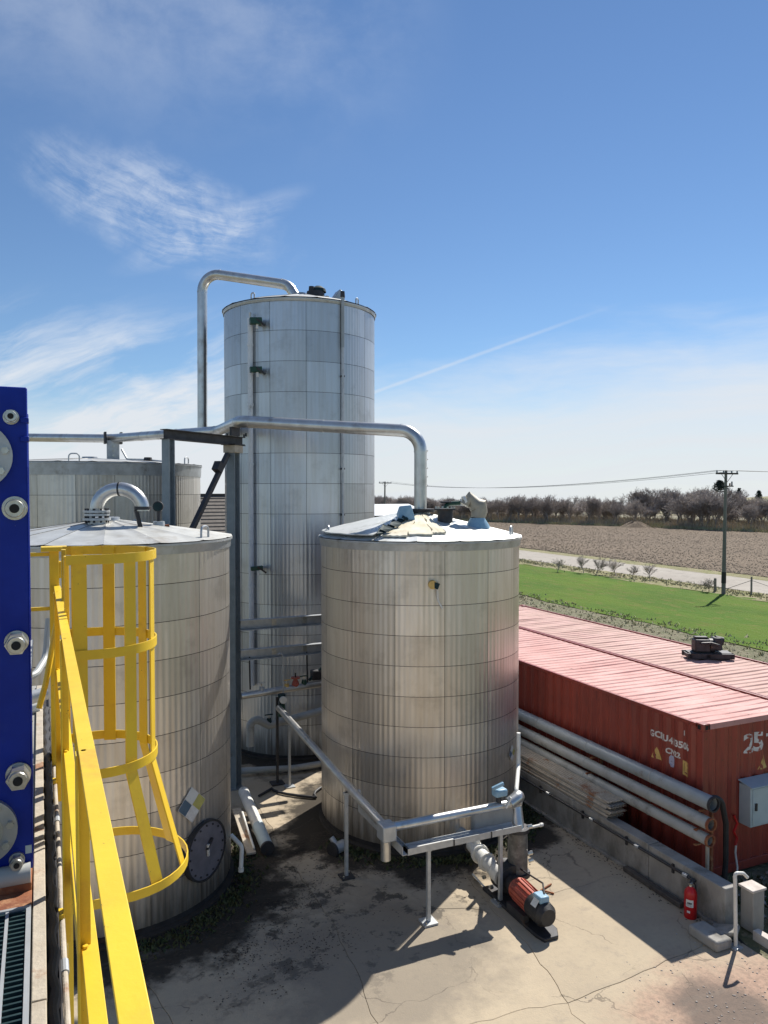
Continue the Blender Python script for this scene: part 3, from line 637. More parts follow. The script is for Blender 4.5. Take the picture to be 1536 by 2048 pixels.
# small fittings on the tank faces
def disc_on(t, name, cx, cy, R, a, z, rad, th, m, n=28, sub=None):
    c = onwall(cx, cy, R, a, z, -.03); d = Vector((math.cos(a), math.sin(a), 0)); return build(name, MB().frus(c, c+d*(th+.03), rad, rad, n), m, sub or t)
def aim(cx, cy, px, py): return math.atan2(py-cy, px-cx)
a = aim(6.84, 13.57, 6.15, 11.7)
disc_on(T1, 'inspection_port', 6.84, 13.57, 1.94, a, 4.78, .075, .10, M['letter_yellow'])
build('port_valve', MB().beam(onwall(6.84, 13.57, 1.94, a-.01, 4.80, .06), onwall(6.84, 13.57, 1.94, a+.05, 4.75, .10), .05, .1), M['teal'], T1)
build('drain_hose', MB().tube([onwall(6.84, 13.57, 1.94, a+.04, 4.72, .06), onwall(6.84, 13.57, 1.94, a+.05, 4.5, .02), onwall(6.84, 13.57, 1.94, a+.09, 4.36, .02)], .016, 8), M['white'], T1)
# round manway on the left tank
a = aim(.98, 13.17, 2.32, 11.56); zc = .93
mw = disc_on(T2, 'manway', .98, 13.17, 1.94, a, zc, .44, .05, mat('manway_plate', (.24, .235, .27), (.19, .185, .215), 6, .5, .5), 40)
cc = onwall(.98, 13.17, 1.94, a, zc, .05); dd = Vector((math.cos(a), math.sin(a), 0)); sd = Vector((-dd.y, dd.x, 0))
build('rim', MB().frus(cc-dd*.08, cc+dd*.015, .455, .455, 40, hollow=.03), M['rubber'], mw)
build('handle', MB().beam(cc+dd*.03+Vector((0, 0, -.08)), cc+dd*.03+Vector((0, 0, .10)), .03, .03, dd), M['white'], mw)
build('hinge_arm', MB().beam(cc+dd*.03-sd*.02+Vector((0, 0, .02)), cc+dd*.03+sd*.10+Vector((0, 0, .16)), .035, .03, dd), M['steel_dark'], mw)
for k in range(16):
    q = k*PI/8; p = cc+(sd*math.cos(q)+Vector((0, 0, 1))*math.sin(q))*.38; build('bolt', MB().hexnut(p-dd*.005, dd, .016, .02), M['steel_dark'], mw)
# hazard diamond signs: four coloured squares on a plate
def diamond(t, cx, cy, R, a, z, s):
    d = Vector((math.cos(a), math.sin(a), 0)); sd = Vector((-d.y, d.x, 0)); up = Vector((0, 0, 1)); c = onwall(cx, cy, R, a, z, .02)
    def quad(q, half, mm, off, nm, par):
        vs = [q+d*off+sd*half, q+d*off+up*half, q+d*off-sd*half, q+d*off-up*half]; bk = [p-d*.003 for p in vs]
        return build(nm, MB().add(vs+bk, [(0, 1, 2, 3), (7, 6, 5, 4), (0, 4, 5, 1), (1, 5, 6, 2), (2, 6, 7, 3), (3, 7, 4, 0)]), mm, par, smooth=0)
    pl = quad(c, s, M['letter_white'], 0, 'hazard_diamond', t)
    e = s*.47
    for off, mm in ((sd*(s*.5), M['sign_yellow']), (up*(s*.5), M['roof_white']), (-sd*(s*.5), M['sign_blue']), (-up*(s*.5), M['letter_white'])): quad(c+off, e, mm, .004, 'quarter', pl)
diamond(T2, .98, 13.17, 1.94, aim(.98, 13.17, 2.03, 11.48), 1.72, .27)
diamond(T1, 6.84, 13.57, 1.94, aim(6.84, 13.57, 7.93, 12.0), 1.52, .15)

# ------------------------------------------------------------------ overhead pipes and their frame
t = thing('overhead_pipe', 'long aluminium jacketed pipe bending down onto the middle tank roof', 'pipe', (6.84, 13.57, 6.0), 'jacketed overhead pipes')
pipe(t, [(6.855, 13.563, 6.02), (6.855, 13.563, 7.56), (3.88, 16.12, 7.86), (4.05, 19.2, 7.88), (1.9, 24.0, 7.93), (-.33, 26.44, 8.05), (-6, 31, 8.2)], .125, M['jacket'], .42, maxlen=1.9)
for k in range(5): build('rivet', MB().frus((6.855+.12, 13.563-.05, 6.5+.17*k), (6.855+.135, 13.563-.056, 6.5+.17*k), .013, .013, 8), M['steel_bright'], t)
t = thing('overhead_pipe', 'tall aluminium pipe standing up and arching over onto the tallest tank', 'pipe', (4.0, 20.88, 7.9), 'jacketed overhead pipes')
pipe(t, [(4.0, 20.88, 7.9), (4.02, 20.87, 12.22), (5.95, 19.4, 11.74), (6.16, 19.12, 11.25)], .13, M['jacket'], .42, maxlen=2.2)
def hsec(a, b, w_, h_, up=(0, 0, 1)):
    """I-section beam"""
    a, b = Vector(a), Vector(b); d = (b-a).normalized(); u = Vector(up); sd = d.cross(u).normalized(); u = sd.cross(d).normalized(); tf = .014; mb = MB()
    mb.beam(a+u*(h_/2-tf/2), b+u*(h_/2-tf/2), w_, tf, u); mb.beam(a-u*(h_/2-tf/2), b-u*(h_/2-tf/2), w_, tf, u); mb.beam(a, b, .010, h_-2*tf, u); return mb
t = thing('pipe_support', 'grey steel post and beam frame carrying the overhead pipe', 'pipe frame', (3.75, 16.29, 0))
ax = Vector((2.215-3.765, 14.894-16.285, 0)).normalized()
build('column', hsec((3.765, 16.285, .02), (3.765, 16.285, 7.22), .2, .2, ax), M['steel_grey'], t)
build('column', hsec((2.215, 14.894, .02), (2.215, 14.894, 7.36), .17, .17, ax), M['steel_grey'], t)
build('base_plate', MB().box(3.6, 3.93, 16.12, 16.45, 0, .02), M['steel_grey'], t)
bm_ = build('cross_beam', hsec((2.12, 14.81, 7.455), (4.02, 16.515, 7.455), .17, .19), M['steel_dark'], t)
build('joint_box', MB().beam((3.765, 16.285, 7.20), (3.765, 16.285, 7.36), .30, .30, ax), M['ledge'], t, bevel=.01)
build('joint_box_lip', MB().beam((3.765, 16.285, 7.362), (3.765, 16.285, 7.385), .36, .36, ax), M['steel_dark'], t)
for dx_, dy_ in ((.12, .1), (-.1, .12), (.3, .26), (.26, -.08)): build('bolt', MB().hexnut((3.765+dx_, 16.285+dy_, 7.55), (0, 0, 1), .022, .07), M['steel_dark'], t)
build('brace', MB().beam((3.63, 16.2, 7.17), (2.30, 14.99, 4.9), .09, .09), M['steel_dark'], t)
build('brace_plate', MB().beam((3.42, 16.02, 6.97), (3.34, 15.95, 6.80), .16, .16), M['steel_dark'], t)
build('pipe_saddle', MB().beam((3.76, 16.1, 7.55), (3.76, 16.1, 7.73), .05, .3, ax), M['steel_dark'], t)
t = thing('pipe_stand', 'short steel stand holding the overhead pipe above the wide left tank', 'pipe stand', (1.98, 23.76, 7.2))
build('foot', MB().box(1.6, 2.3, 23.5, 24.1, 7.22, 7.30), M['steel_dark'], t)
build('post', MB().box(1.8, 2.14, 23.75, 23.95, 7.30, 7.86), M['galv'], t)
for z in (7.42, 7.56, 7.70): build('bolt', MB().hexnut((1.97, 23.75, z), (0, -1, 0), .035, .03), M['steel_bright'], t)
for s_ in (-.22, .22): build('clamp', MB().beam((1.97+s_, 23.8, 7.76), (1.97+s_, 23.8, 8.10), .06, .34, (0, 1, 0)), M['steel_dark'], t)
t = thing('roof_fittings', 'low hose and valve pieces on the wide left tank roof', 'fittings', (2.7, 22.4, 7.2))
build('hose', MB().tube(fillet([(2.2, 23.7, 7.6), (2.32, 23.4, 7.3), (2.7, 22.4, 7.26), (3.1, 21.7, 7.19)], .2, 5), .03, 8), M['galv'], t)
build('valve', MB().frus((2.75, 22.2, 7.18), (2.75, 22.2, 7.32), .14, .10, 12), M['steel_dark'], t)

# fittings of the tall tank
sp_ = onwall(6.17, 19.1, 1.92, aim(6.17, 19.1, 4.72, 18.02), 0, .09)
t = thing('level_pipe', 'slim pale standpipe up the left face of the tallest tank', 'pipe', (4.68, 18.1, 1.7))
build('pipe_section', MB().frus((sp_.x, sp_.y, 1.75), (sp_.x, sp_.y, 10.45), .062, .062, 14), M['pale_paint'], t)
build('cap', MB().frus((sp_.x, sp_.y, 10.45), (sp_.x, sp_.y, 10.58), .03, .03, 10), M['white'], t)
for z in (2.6, 4.1, 5.6, 7.0, 8.4, 9.8): build('clip', MB().frus((sp_.x, sp_.y, z), (sp_.x, sp_.y, z+.05), .075, .075, 14), M['pale_paint'], t)
ta = aim(6.17, 19.1, 4.87, 18.2)+.17
for z, s_ in ((10.32, 1.2), (9.2, 1.0), (4.57, .75)):
    t = thing('side_valve', {10.32: 'upper dark valve beside the standpipe near the top of the tallest tank', 9.2: 'second dark valve down beside the standpipe on the tallest tank', 4.57: 'lowest dark valve beside the standpipe, above the twin cross beams'}[z], 'valve', (4.85, 18.2, z), 'valves on the standpipe')
    p0, p1 = onwall(6.17, 19.1, 1.92, ta-.04, z, .02), onwall(6.17, 19.1, 1.92, ta-.03, z, .22)
    build('stub', MB().frus(p0, p1, .045*s_, .045*s_, 12), M['steel_dark'], t)
    build('body', MB().beam(p1+Vector((-.12, -.02, 0)), p1+Vector((.16, -.04, .02)), .13*s_, .13*s_), M['green'], t, bevel=.015)
    build('lever', MB().beam(p1+Vector((.02, -.1, .05)), p1+Vector((.22, -.12, -.10)), .04, .04), M['steel_dark'], t)
    build('nipple', MB().frus(p1+Vector((.05, -.05, -.16)), p1+Vector((.05, -.05, -.05)), .03, .03, 10), M['white'], t)
ta = aim(6.17, 19.1, 6.646, 17.02)
t = thing('conduit', 'thin conduit up the right face of the tallest tank', 'conduit', (6.6, 17.1, 1))
p = onwall(6.17, 19.1, 1.92, ta, 0, .05)
build('lower_tube', MB().frus((p.x, p.y, .5), (p.x, p.y, 9.8), .032, .032, 10), M['galv'], t)
build('upper_tube', MB().frus((p.x, p.y, 9.8), (p.x, p.y, 11.0), .042, .042, 10), M['pvc_blue'], t)
build('head', MB().frus((p.x, p.y, 10.98), (p.x, p.y, 11.12), .06, .05, 10), M['steel_dark'], t)
for k in range(8): build('clip', MB().box(p.x-.05, p.x+.05, p.y-.01, p.y+.05, 1.4+1.1*k, 1.44+1.1*k), M['steel_dark'], t)
t = thing('roof_vent', 'dark lumpy vent at the peak of the tallest tank', 'vent', (6.35, 18.6, 11.2))
build('body', MB().frus((6.42, 18.6, 11.15), (6.42, 18.6, 11.42), .26, .22, 14), M['steel_dark'], t)
build('dome', MB().lathe((6.5, 18.6, 11.42), [(.2, 0), (.18, .08), (.08, .15), (0.001, .17)], 14), M['teal'], t)
build('knob', MB().frus((6.3, 18.55, 11.42), (6.3, 18.55, 11.53), .08, .07, 10), M['steel_dark'], t)
t = thing('roof_cowl', 'slanted grey cowl right of the dark vent on the tallest tank', 'vent', (6.95, 18.5, 11.1))
build('cowl', MB().prism([(6.72, 11.1), (7.12, 11.1), (7.12, 11.38), (7.0, 11.50)], 'y', 18.35, 18.7), M['rim'], t, bevel=.01)
build('cap', MB().frus((6.68, 18.5, 11.1), (6.70, 18.5, 11.32), .07, .05, 10), M['white'], t)

# twin cross beams and piping between the tanks
for z, lab in ((3.62, 'upper of two grey channel beams crossing between the tanks'), (2.98, 'lower of two grey channel beams crossing between the tanks')):
    t = thing('cross_beam', lab, 'beam', (5.2, 16.2, z-.2), 'channel beams between the tanks')
    build('web', MB().box(3.88, 6.6, 16.30, 16.312, z-.2, z), M['galv'], t)
    build('top_flange', MB().box(3.88, 6.6, 16.16, 16.30, z-.012, z+.002), M['galv'], t)
    build('bottom_flange', MB().box(3.88, 6.6, 16.10, 16.30, z-.212, z-.2), M['galv'], t)
    for x in (4.6, 5.3): build('splice_plate', MB().box(x, x+.1, 16.288, 16.30, z-.17, z-.03), M['steel_bright'], t)
t = thing('transfer_pipe', 'shiny pipe crossing below the twin beams', 'pipe', (5.0, 16.3, 2.0))
pipe(t, [(3.9, 16.25, 1.98), (6.2, 16.25, 2.08)], .075, M['jacket'], band=True, maxlen=.8)
for x in (4.1, 5.4): build('hanger', MB().beam((x, 16.25, 2.1), (x, 16.3, 2.8), .03, .03, (0, 1, 0)), M['steel_dark'], t)
t = thing('gate_valve', 'rust red valve on the shiny pipe between the tanks', 'valve', (5.12, 16.25, 2.12))
build('body', MB().lathe((5.12, 16.25, 2.04), [(.001, 0), (.06, .01), (.085, .07), (.07, .13), (.045, .17), (.04, .2)], 16), M['motor_orange'], t)
build('wheel', MB().frus((5.12, 16.25, 2.24), (5.12, 16.25, 2.27), .10, .10, 16), M['motor_orange'], t)
build('stem', MB().frus((5.12, 16.25, 2.2), (5.12, 16.25, 2.36), .018, .018, 8), M['steel_dark'], t)
t = thing('actuator', 'black actuator beside the rust red valve', 'valve actuator', (5.65, 16.35, 2.12))
build('body', MB().box(5.52, 5.80, 16.25, 16.45, 2.14, 2.36), M['steel_dark'], t, bevel=.03)
build('arm', MB().beam((5.45, 16.3, 2.15), (5.75, 16.3, 2.40), .05, .05), M['teal'], t)
t = thing('drain_pipe', 'dull pipe with a dropped elbow low behind the shiny pipe', 'pipe', (4.4, 16.7, 1.0))
pipe(t, [(4.18, 16.6, .75), (4.18, 16.6, 1.42), (4.62, 16.62, 1.15), (6.2, 16.9, 1.28)], .085, M['pvc'], .15)
t = thing('drop_tube', 'thin bent steel tube hanging below the twin beams', 'tube', (4.75, 16.1, 2.0))
build('tube', MB().tube(fillet([(4.64, 16.0, 2.86), (4.72, 15.98, 2.90), (4.76, 15.98, 2.8), (4.76, 15.98, 1.6)], .05, 4), .016, 8), M['galv'], t)
t = thing('control_valve', 'green valve with a glass gauge at the upper end of the pipe rack', 'valve', (4.80, 15.95, 1.45))
build('body', MB().frus((4.70, 15.9, 1.55), (4.70, 15.9, 1.80), .09, .07, 14), M['green'], t)
build('gauge', MB().frus((4.70, 15.82, 1.92), (4.70, 15.76, 1.92), .075, .075, 18), M['white'], t)
build('bonnet', MB().frus((4.70, 15.9, 1.80), (4.70, 15.9, 2.02), .05, .09, 12), M['teal'], t)
t = thing('support_post', 'thin dark post on a foot plate in the gap between the tanks', 'post', (4.66, 16.1, 0), 'thin posts in the gap')
build('post', MB().box(4.64, 4.69, 16.1, 16.15, .02, 1.9), M['steel_dark'], t); build('foot', MB().box(4.52, 4.80, 16.0, 16.26, 0, .03), M['steel_dark'], t)
t = thing('support_post', 'thin galvanised post under the upper end of the pipe rack', 'post', (4.85, 15.85, 0), 'thin posts in the gap')
build('post', MB().box(4.83, 4.88, 15.83, 15.88, .02, 1.32), M['galv'], t); build('foot', MB().box(4.75, 4.96, 15.75, 15.96, 0, .02), M['galv'], t)

# low pipe rack round the middle tank
t = thing('pipe_rack', 'low galvanised pipe pair running beside the middle tank on thin posts', 'pipe rack', (4.76, 10.4, 0))
zr = 1.24
pipe(t, [(4.62, 15.85, 1.74), (4.60, 10.22, 1.42), (6.95, 10.22, 1.42)], .068, M['jacket'], .12, n=16, maxlen=2.0)
build('trough', MB().prism([(9.88, 1.12), (9.88, 1.215), (9.888, 1.215), (9.888, 1.13), (10.155, 1.13), (10.155, 1.16), (10.163, 1.16), (10.163, 1.12)], 'x', 4.80, 6.76), M['galv'], t)
build('trough', MB().prism([(4.72, 1.12), (4.72, 1.25), (4.728, 1.25), (4.728, 1.13), (4.87, 1.13), (4.87, 1.17), (4.878, 1.17), (4.878, 1.12)], 'y', 9.9, 11.6), M['galv'], t)
for x in (5.55, 6.2): build('lip_joint', MB().box(x, x+.02, 9.872, 9.88, 1.12, 1.217), M['steel_dark'], t)
build('lip_cap', MB().box(4.95, 5.55, 9.876, 9.90, 1.216, 1.226), M['white'], t)
build('splash_panel', MB().box(6.02, 6.78, 10.165, 10.172, 1.10, 1.47), M['wall'], t)
build('junction', MB().box(4.50, 4.72, 10.08, 10.34, zr+.02, zr+.26), M['galv'], t, bevel=.02)
build('tee', MB().frus((4.60, 10.22, .95), (4.60, 10.22, 1.4), .075, .075, 14), M['jacket'], t)
for x, y, m_ in ((5.18, 9.97, 'galv'), (4.56, 11.72, 'galv'), (6.45, 10.0, 'galv')):
    build('leg', MB().box(x-.028, x+.028, y-.028, y+.028, .03, 1.12 if x > 5 else 1.42), M[m_], t, bevel=.004)
    build('foot', MB().box(x-.11, x+.11, y-.11, y+.11, 0, .03), M['galv'] if x > 5 else M['steel_dark'], t)
    build('arm', MB().box(x-.03, x+.03, y-.05, y+.2 if x > 5 else y+.05, 1.09, 1.12) if x > 5 else MB().box(x-.05, x+.25, y-.03, y+.03, 1.38, 1.42), M['galv'], t)
    for k in ((-.075, -.075), (.075, .075)): build('bolt', MB().hexnut((x+k[0], y+k[1], .03), (0, 0, 1), .016, .03), M['steel_bright'], t)
t = zv = 1.42; vy = 10.22
t = thing('butterfly_valve', 'pale blue valve handle on top of the low pipe rack', 'valve', (6.45, 10.22, 1.48))
build('neck', MB().frus((6.56, 10.22, 1.40+.06), (6.56, 10.22, 1.40+.2), .045, .04, 12), M['steel_dark'], t)
build('head', MB().box(6.46, 6.68, 10.14, 10.30, 1.40+.18, 1.40+.30), M['valve_blue'], t, bevel=.03)
build('handle', MB().beam((6.42, 10.2, 1.40+.32), (6.60, 10.15, 1.40+.40), .06, .05), M['valve_blue'], t, bevel=.01)
build('tag', MB().beam((6.62, 10.12, 1.40+.02), (6.70, 10.10, 1.40+.18), .07, .02), M['white'], t)

# pump and its riser
t = thing('pump_riser', 'stout mottled grey riser pipe standing over the pump', 'pipe', (6.86, 10.2, 0))
build('lower_riser', MB().frus((6.86, 10.14, .32), (6.86, 10.14, 1.02), .16, .155, 24), mat('mottled_lagging', (.20, .195, .18), (.13, .125, .115), 9, .6, .4, .3, 25, c3=(.30, .29, .27), s3=6), t)
build('upper_riser', MB().frus((6.88, 10.16, 1.02), (6.92, 10.3, 1.36), .105, .10, 20), M['jacket'], t)
build('collar', MB().frus((6.87, 10.15, 1.0), (6.87, 10.15, 1.06), .18, .18, 24), M['steel_dark'], t)
build('top_elbow', MB().tube(fillet([(6.92, 10.3, 1.3), (6.98, 10.34, 1.46), (6.95, 10.24, 1.50), (6.75, 10.22, 1.42)], .1, 5), .10, 18), M['jacket'], t)
build('lower_flange', MB().frus((6.86, 10.14, .30), (6.86, 10.14, .36), .2, .2, 20), M['steel_dark'], t)
for k, (z, x) in enumerate(((1.05, .16), (.62, .17), (.50, .18))): build('fitting', MB().frus((6.86+x, 10.1, z), (6.86+x+.07, 10.07, z+.02), .035, .03, 10), M['steel_bright'], t)
t = thing('sample_tap', 'short white pipe stub poking out right of the mottled riser', 'tap', (7.2, 10.3, .85))
build('spout', MB().frus((7.0, 10.2, .98), (7.40, 10.30, .93), .022, .022, 10), M['white'], t); build('knob', MB().frus((7.40, 10.30, .93), (7.46, 10.315, .925), .032, .03, 10), M['white'], t)
t = thing('vent_riser', 'slim white riser tube hugging the right side of the middle tank', 'pipe', (7.5, 11.1, 0))
pipe(t, [(7.04, 10.45, 1.05), (7.04, 10.45, 1.5), (7.62, 11.25, 1.56), (7.62, 11.25, 2.15)], .035, M['white'], .08, n=12)
t = thing('suction_pipe', 'white flanged suction pipe and valve leading from the tank to the pump', 'pipe', (6.55, 10.7, 0))
build('tank_stub', MB().frus((6.70, 11.75, .38), (6.66, 11.2, .38), .10, .10, 18), M['pvc'], t)
build('flange', MB().frus((6.665, 11.24, .38), (6.66, 11.18, .38), .16, .16, 20), M['steel_dark'], t)
build('valve_body', MB().frus((6.66, 11.18, .38), (6.60, 10.86, .37), .13, .10, 18), M['white'], t)
build('valve_bonnet', MB().frus((6.63, 11.02, .42), (6.63, 11.02, .66), .07, .05, 14), M['white'], t)
build('valve_lever', MB().beam((6.63, 11.02, .68), (6.85, 10.95, .74), .04, .02), M['teal'], t)
build('flange', MB().frus((6.605, 10.88, .37), (6.595, 10.82, .37), .155, .155, 20), M['white'], t)
build('pipe_section', MB().frus((6.595, 10.82, .37), (6.54, 10.3, .36), .115, .115, 18), M['white'], t)
build('flange', MB().frus((6.565, 10.60, .365), (6.56, 10.55, .365), .15, .15, 20), M['white'], t)
build('reducer', MB().frus((6.54, 10.3, .36), (6.56, 10.12, .34), .13, .15, 18), M['white'], t)
for x, y, z in ((6.46, 10.45, .2), (6.44, 10.2, .16)): build('bolt', MB().hexnut((x, y, z), (-1, 0, 0), .03, .05), M['steel_bright'], t)
t = thing('pump', 'orange red electric pump with a black end on a dark base plate', 'pump', (6.6, 9.5, 0))
build('base_plate', MB().prism([(6.40, 10.45), (6.82, 10.45), (6.78, 9.0), (6.68, 8.84), (6.44, 8.84), (6.40, 9.0)], 'z', 0, .055), M['steel_dark'], t, bevel=.01)
build('volute', MB().frus((6.68, 10.28, .30), (6.68, 10.02, .30), .24, .22, 28), M['steel_dark'], t)
build('discharge', MB().frus((6.84, 10.14, .28), (6.86, 10.14, .34), .13, .14, 18), M['steel_dark'], t)
build('bracket', MB().frus((6.66, 10.04, .29), (6.64, 9.78, .29), .12, .15, 20), M['steel_dark'], t)
mo = MB().frus((6.64, 9.80, .29), (6.60, 9.30, .29), .165, .165, 28)
ms = build('motor', mo, M['motor_orange'], t)
for k in range(18):
    q = 2*PI*k/18; c_, s_ = math.cos(q), math.sin(q)
    build('fin', MB().beam((6.638+.171*c_, 9.76, .29+.171*s_), (6.604+.171*c_, 9.34, .29+.171*s_), .007, .016, (c_, 0, s_)), M['motor_orange'], ms)
build('end_bell', MB().frus((6.60, 9.30, .29), (6.57, 9.0, .29), .185, .17, 24), M['rubber'], t)
build('fan_cowl', MB().frus((6.57, 9.0, .29), (6.565, 8.92, .29), .17, .12, 24), M['rubber'], t)
build('terminal_box', MB().box(6.50, 6.66, 9.02, 9.22, .44, .54), M['valve_blue'], t, bevel=.02)
build('nameplate', MB().add([(6.43, 9.05, .40), (6.43, 9.17, .40), (6.50, 9.17, .49), (6.50, 9.05, .49), (6.426, 9.05, .405), (6.426, 9.17, .405), (6.496, 9.17, .495), (6.496, 9.05, .495)], [(0, 1, 2, 3), (7, 6, 5, 4), (0, 4, 5, 1), (1, 5, 6, 2), (2, 6, 7, 3), (3, 7, 4, 0)]), M['white'], t, smooth=0)
for x in (6.45, 6.74): build('foot', MB().box(x-.05, x+.05, 9.3, 9.75, .055, .16), M['steel_dark'], t)
build('cable', MB().tube([(6.62, 9.1, .54), (6.74, 9.3, .58), (6.80, 9.7, .5), (6.82, 10.0, .46)], .014, 8), M['rubber'], t)
t = thing('drain_tube', 'thin white tube lying on the concrete left of the pump', 'tube', (6.45, 10.5, 0))
build('tube', MB().frus((6.49, 10.9, .03), (6.41, 10.05, .03), .016, .016, 8), M['white'], t)
for x, y, a_ in ((7.5, 10.05, .5), (7.42, 9.9, -.7)):
    pass
t = thing('stake', 'short rusty stake lying on the sunlit concrete right of the riser', 'stake', (7.3, 10.0, 0)); build('rod', MB().beam((7.22, 10.02, .02), (7.50, 10.12, .02), .02, .02), M['rust'], t); build('rod', MB().beam((7.26, 10.0, .02), (7.36, 9.86, .02), .02, .02), M['rust'], t)
# loose pipes and boards left of the gap
t = thing('loose_pipe', 'white pipe with a grey sleeve lying in the gap between the tanks', 'pipe', (3.64, 14.0, 0))
build('pipe_section', MB().frus((3.675, 15.15, .34), (3.61, 13.75, .20), .105, .105, 18), M['white'], t); build('sleeve', MB().frus((3.61, 13.75, .20), (3.575, 13.0, .125), .112, .112, 18), M['box_grey'], t)
build('rim', MB().frus((3.576, 13.03, .128), (3.574, 12.98, .123), .122, .122, 18), M['steel_dark'], t)
t = thing('loose_board', 'weathered board lying beside the left tank', 'board', (3.2, 13.6, 0)); build('board', MB().beam((3.38, 14.5, .28), (3.30, 13.05, .06), .16, .035), M['ledge'], t)
t = thing('loose_rod', 'pale thin rod propped against the weathered board', 'rod', (3.35, 13.6, 0)); build('rod', MB().frus((3.42, 14.2, .33), (3.36, 13.1, .12), .02, .02, 8), M['white'], t)
t = thing('bent_tube', 'bent white tube beside the round hatch of the left tank', 'tube', (2.95, 12.2, 0)); build('tube', MB().tube(fillet([(2.80, 12.4, .75), (2.93, 12.2, .62), (2.90, 12.15, .30)], .08, 4), .035, 10), M['white'], t); build('end', MB().frus((2.90, 12.15, .30), (2.90, 12.15, .24), .045, .045, 10), M['white'], t)

t = thing('ground_hose', 'black hose looped on the ground in the gap between the tanks', 'hose', (5.0, 15.2, 0))
build('hose', MB().tube([(4.1+.09*k+.12*math.sin(k*.8), 15.55+.35*math.sin(k*.45)-.02*k, .035) for k in range(26)], .028, 8), M['rubber'], t); build('coupling', MB().frus((6.2, 15.2, .035), (6.32, 15.2, .035), .04, .04, 10), M['steel_bright'], t)
t = thing('floor_pipe', 'dull grey pipe lying behind the black hose at the tallest tank', 'pipe', (4.9, 16.4, 0))
pipe(t, [(4.0, 16.9, .12), (5.2, 16.55, .12), (6.4, 16.6, .12)], .07, M['pvc'], .12, maxlen=.9)
t = thing('strainer', 'small grey strainer on its side by the foot of the middle tank', 'strainer', (4.75, 12.6, 0))
build('body', MB().frus((4.62, 12.52, .10), (4.86, 12.62, .10), .10, .10, 16), M['galv'], t); build('branch', MB().frus((4.72, 12.56, .12), (4.64, 12.66, .26), .05, .05, 12), M['galv'], t); build('flange', MB().frus((4.60, 12.51, .10), (4.63, 12.525, .10), .13, .13, 16), M['steel_dark'], t)
for q in range(4):
    t = thing('valve_cluster', ['green hand valve beside the rust red valve', 'brass coloured valve left of the rust red valve', 'small teal valve on the drain pipe elbow', 'grey check valve on the shiny pipe near the steel column'][q], 'valve', ((5.32, 16.25, 2.1), (4.92, 16.25, 2.05), (4.62, 16.62, 1.22), (4.35, 16.25, 2.04))[q], 'small valves between the tanks')
    p = t.location; mm = (M['green'], M['letter_yellow'], M['teal'], M['galv'])[q]
    build('body', MB().frus(p-Vector((0, 0, .04)), p+Vector((0, 0, .09)), .07, .05, 12), mm, t); build('stem', MB().frus(p+Vector((0, 0, .09)), p+Vector((0, 0, .17)), .015, .015, 8), M['steel_bright'], t); build('handle', MB().beam(p+Vector((-.10, 0, .17)), p+Vector((.08, -.02, .18)), .03, .02), mm, t)
# return bend and fittings on the left tank roof
t = thing('return_bend', 'half round silver return bend between flanges on the left tank roof', 'pipe', (.95, 13.15, 5.9))
c0 = Vector((1.14, 12.70, 6.10)); dx_ = Vector((.914, -.406, 0)); RB = .36
arc = [c0 - dx_*(RB*math.cos(PI*k/14)) + Vector((0, 0, RB*.90*math.sin(PI*k/14))) for k in range(15)]
build('bend', MB().tube([arc[0]-Vector((0, 0, .05))] + arc[:8], .105, 18), M['jacket'], t); build('bend', MB().tube(arc[7:] + [arc[14]-Vector((0, 0, .02))], .107, 18), M['jacket'], t)
mid = arc[7]; build('joint_band', MB().frus(mid-dx_*.012, mid+dx_*.012, .115, .115, 18), M['steel_dark'], t)
l = arc[0]
for z, r in ((6.09, .20), (6.04, .19), (5.97, .21)): build('flange', MB().frus((l.x, l.y, z-.035), (l.x, l.y, z), r, r, 20), M['galv'], t)
for k in range(10):
    q = k*PI/5; build('stud', MB().frus((l.x+.165*math.cos(q), l.y+.165*math.sin(q), 5.9), (l.x+.165*math.cos(q), l.y+.165*math.sin(q), 6.12), .016, .016, 6), M['steel_dark'], t)
build('nozzle', MB().frus((l.x+.02, l.y-.03, 5.62), (l.x+.01, l.y-.01, 5.95), .155, .15, 20), M['roof_metal'], t)
rr0 = arc[14]
build('bracket', MB().beam((rr0.x-.1, rr0.y, 6.10), (rr0.x-.02, rr0.y, 5.75), .10, .06), M['steel_dark'], t)
build('clamp', MB().frus((rr0.x, rr0.y, 6.10), (rr0.x, rr0.y, 6.15), .13, .13, 18), M['steel_dark'], t)
t = thing('pressure_valve', 'black gauge and valve right of the silver return bend', 'valve', (1.78, 12.9, 5.7))
build('body', MB().frus((1.76, 12.9, 5.70), (1.76, 12.9, 5.9), .11, .09, 14), M['galv'], t); build('stem', MB().frus((1.76, 12.9, 5.9), (1.76, 12.9, 6.12), .03, .03, 10), M['steel_dark'], t)
build('gauge', MB().frus((1.76, 12.93, 6.14), (1.74, 12.86, 6.14), .085, .085, 18), M['steel_dark'], t); build('dial', MB().frus((1.742, 12.866, 6.14), (1.738, 12.852, 6.14), .07, .07, 18), M['teal'], t)
build('lever', MB().beam((1.65, 12.85, 5.78), (1.92, 12.9, 5.82), .05, .06), M['rust'], t)
t = thing('roof_bar', 'flat steel bar lying across the left tank roof edge', 'bar', (2.3, 13.4, 5.7)); build('bar', MB().beam((1.9, 13.0, 5.80), (2.75, 13.85, 5.66), .09, .03), M['galv'], t)

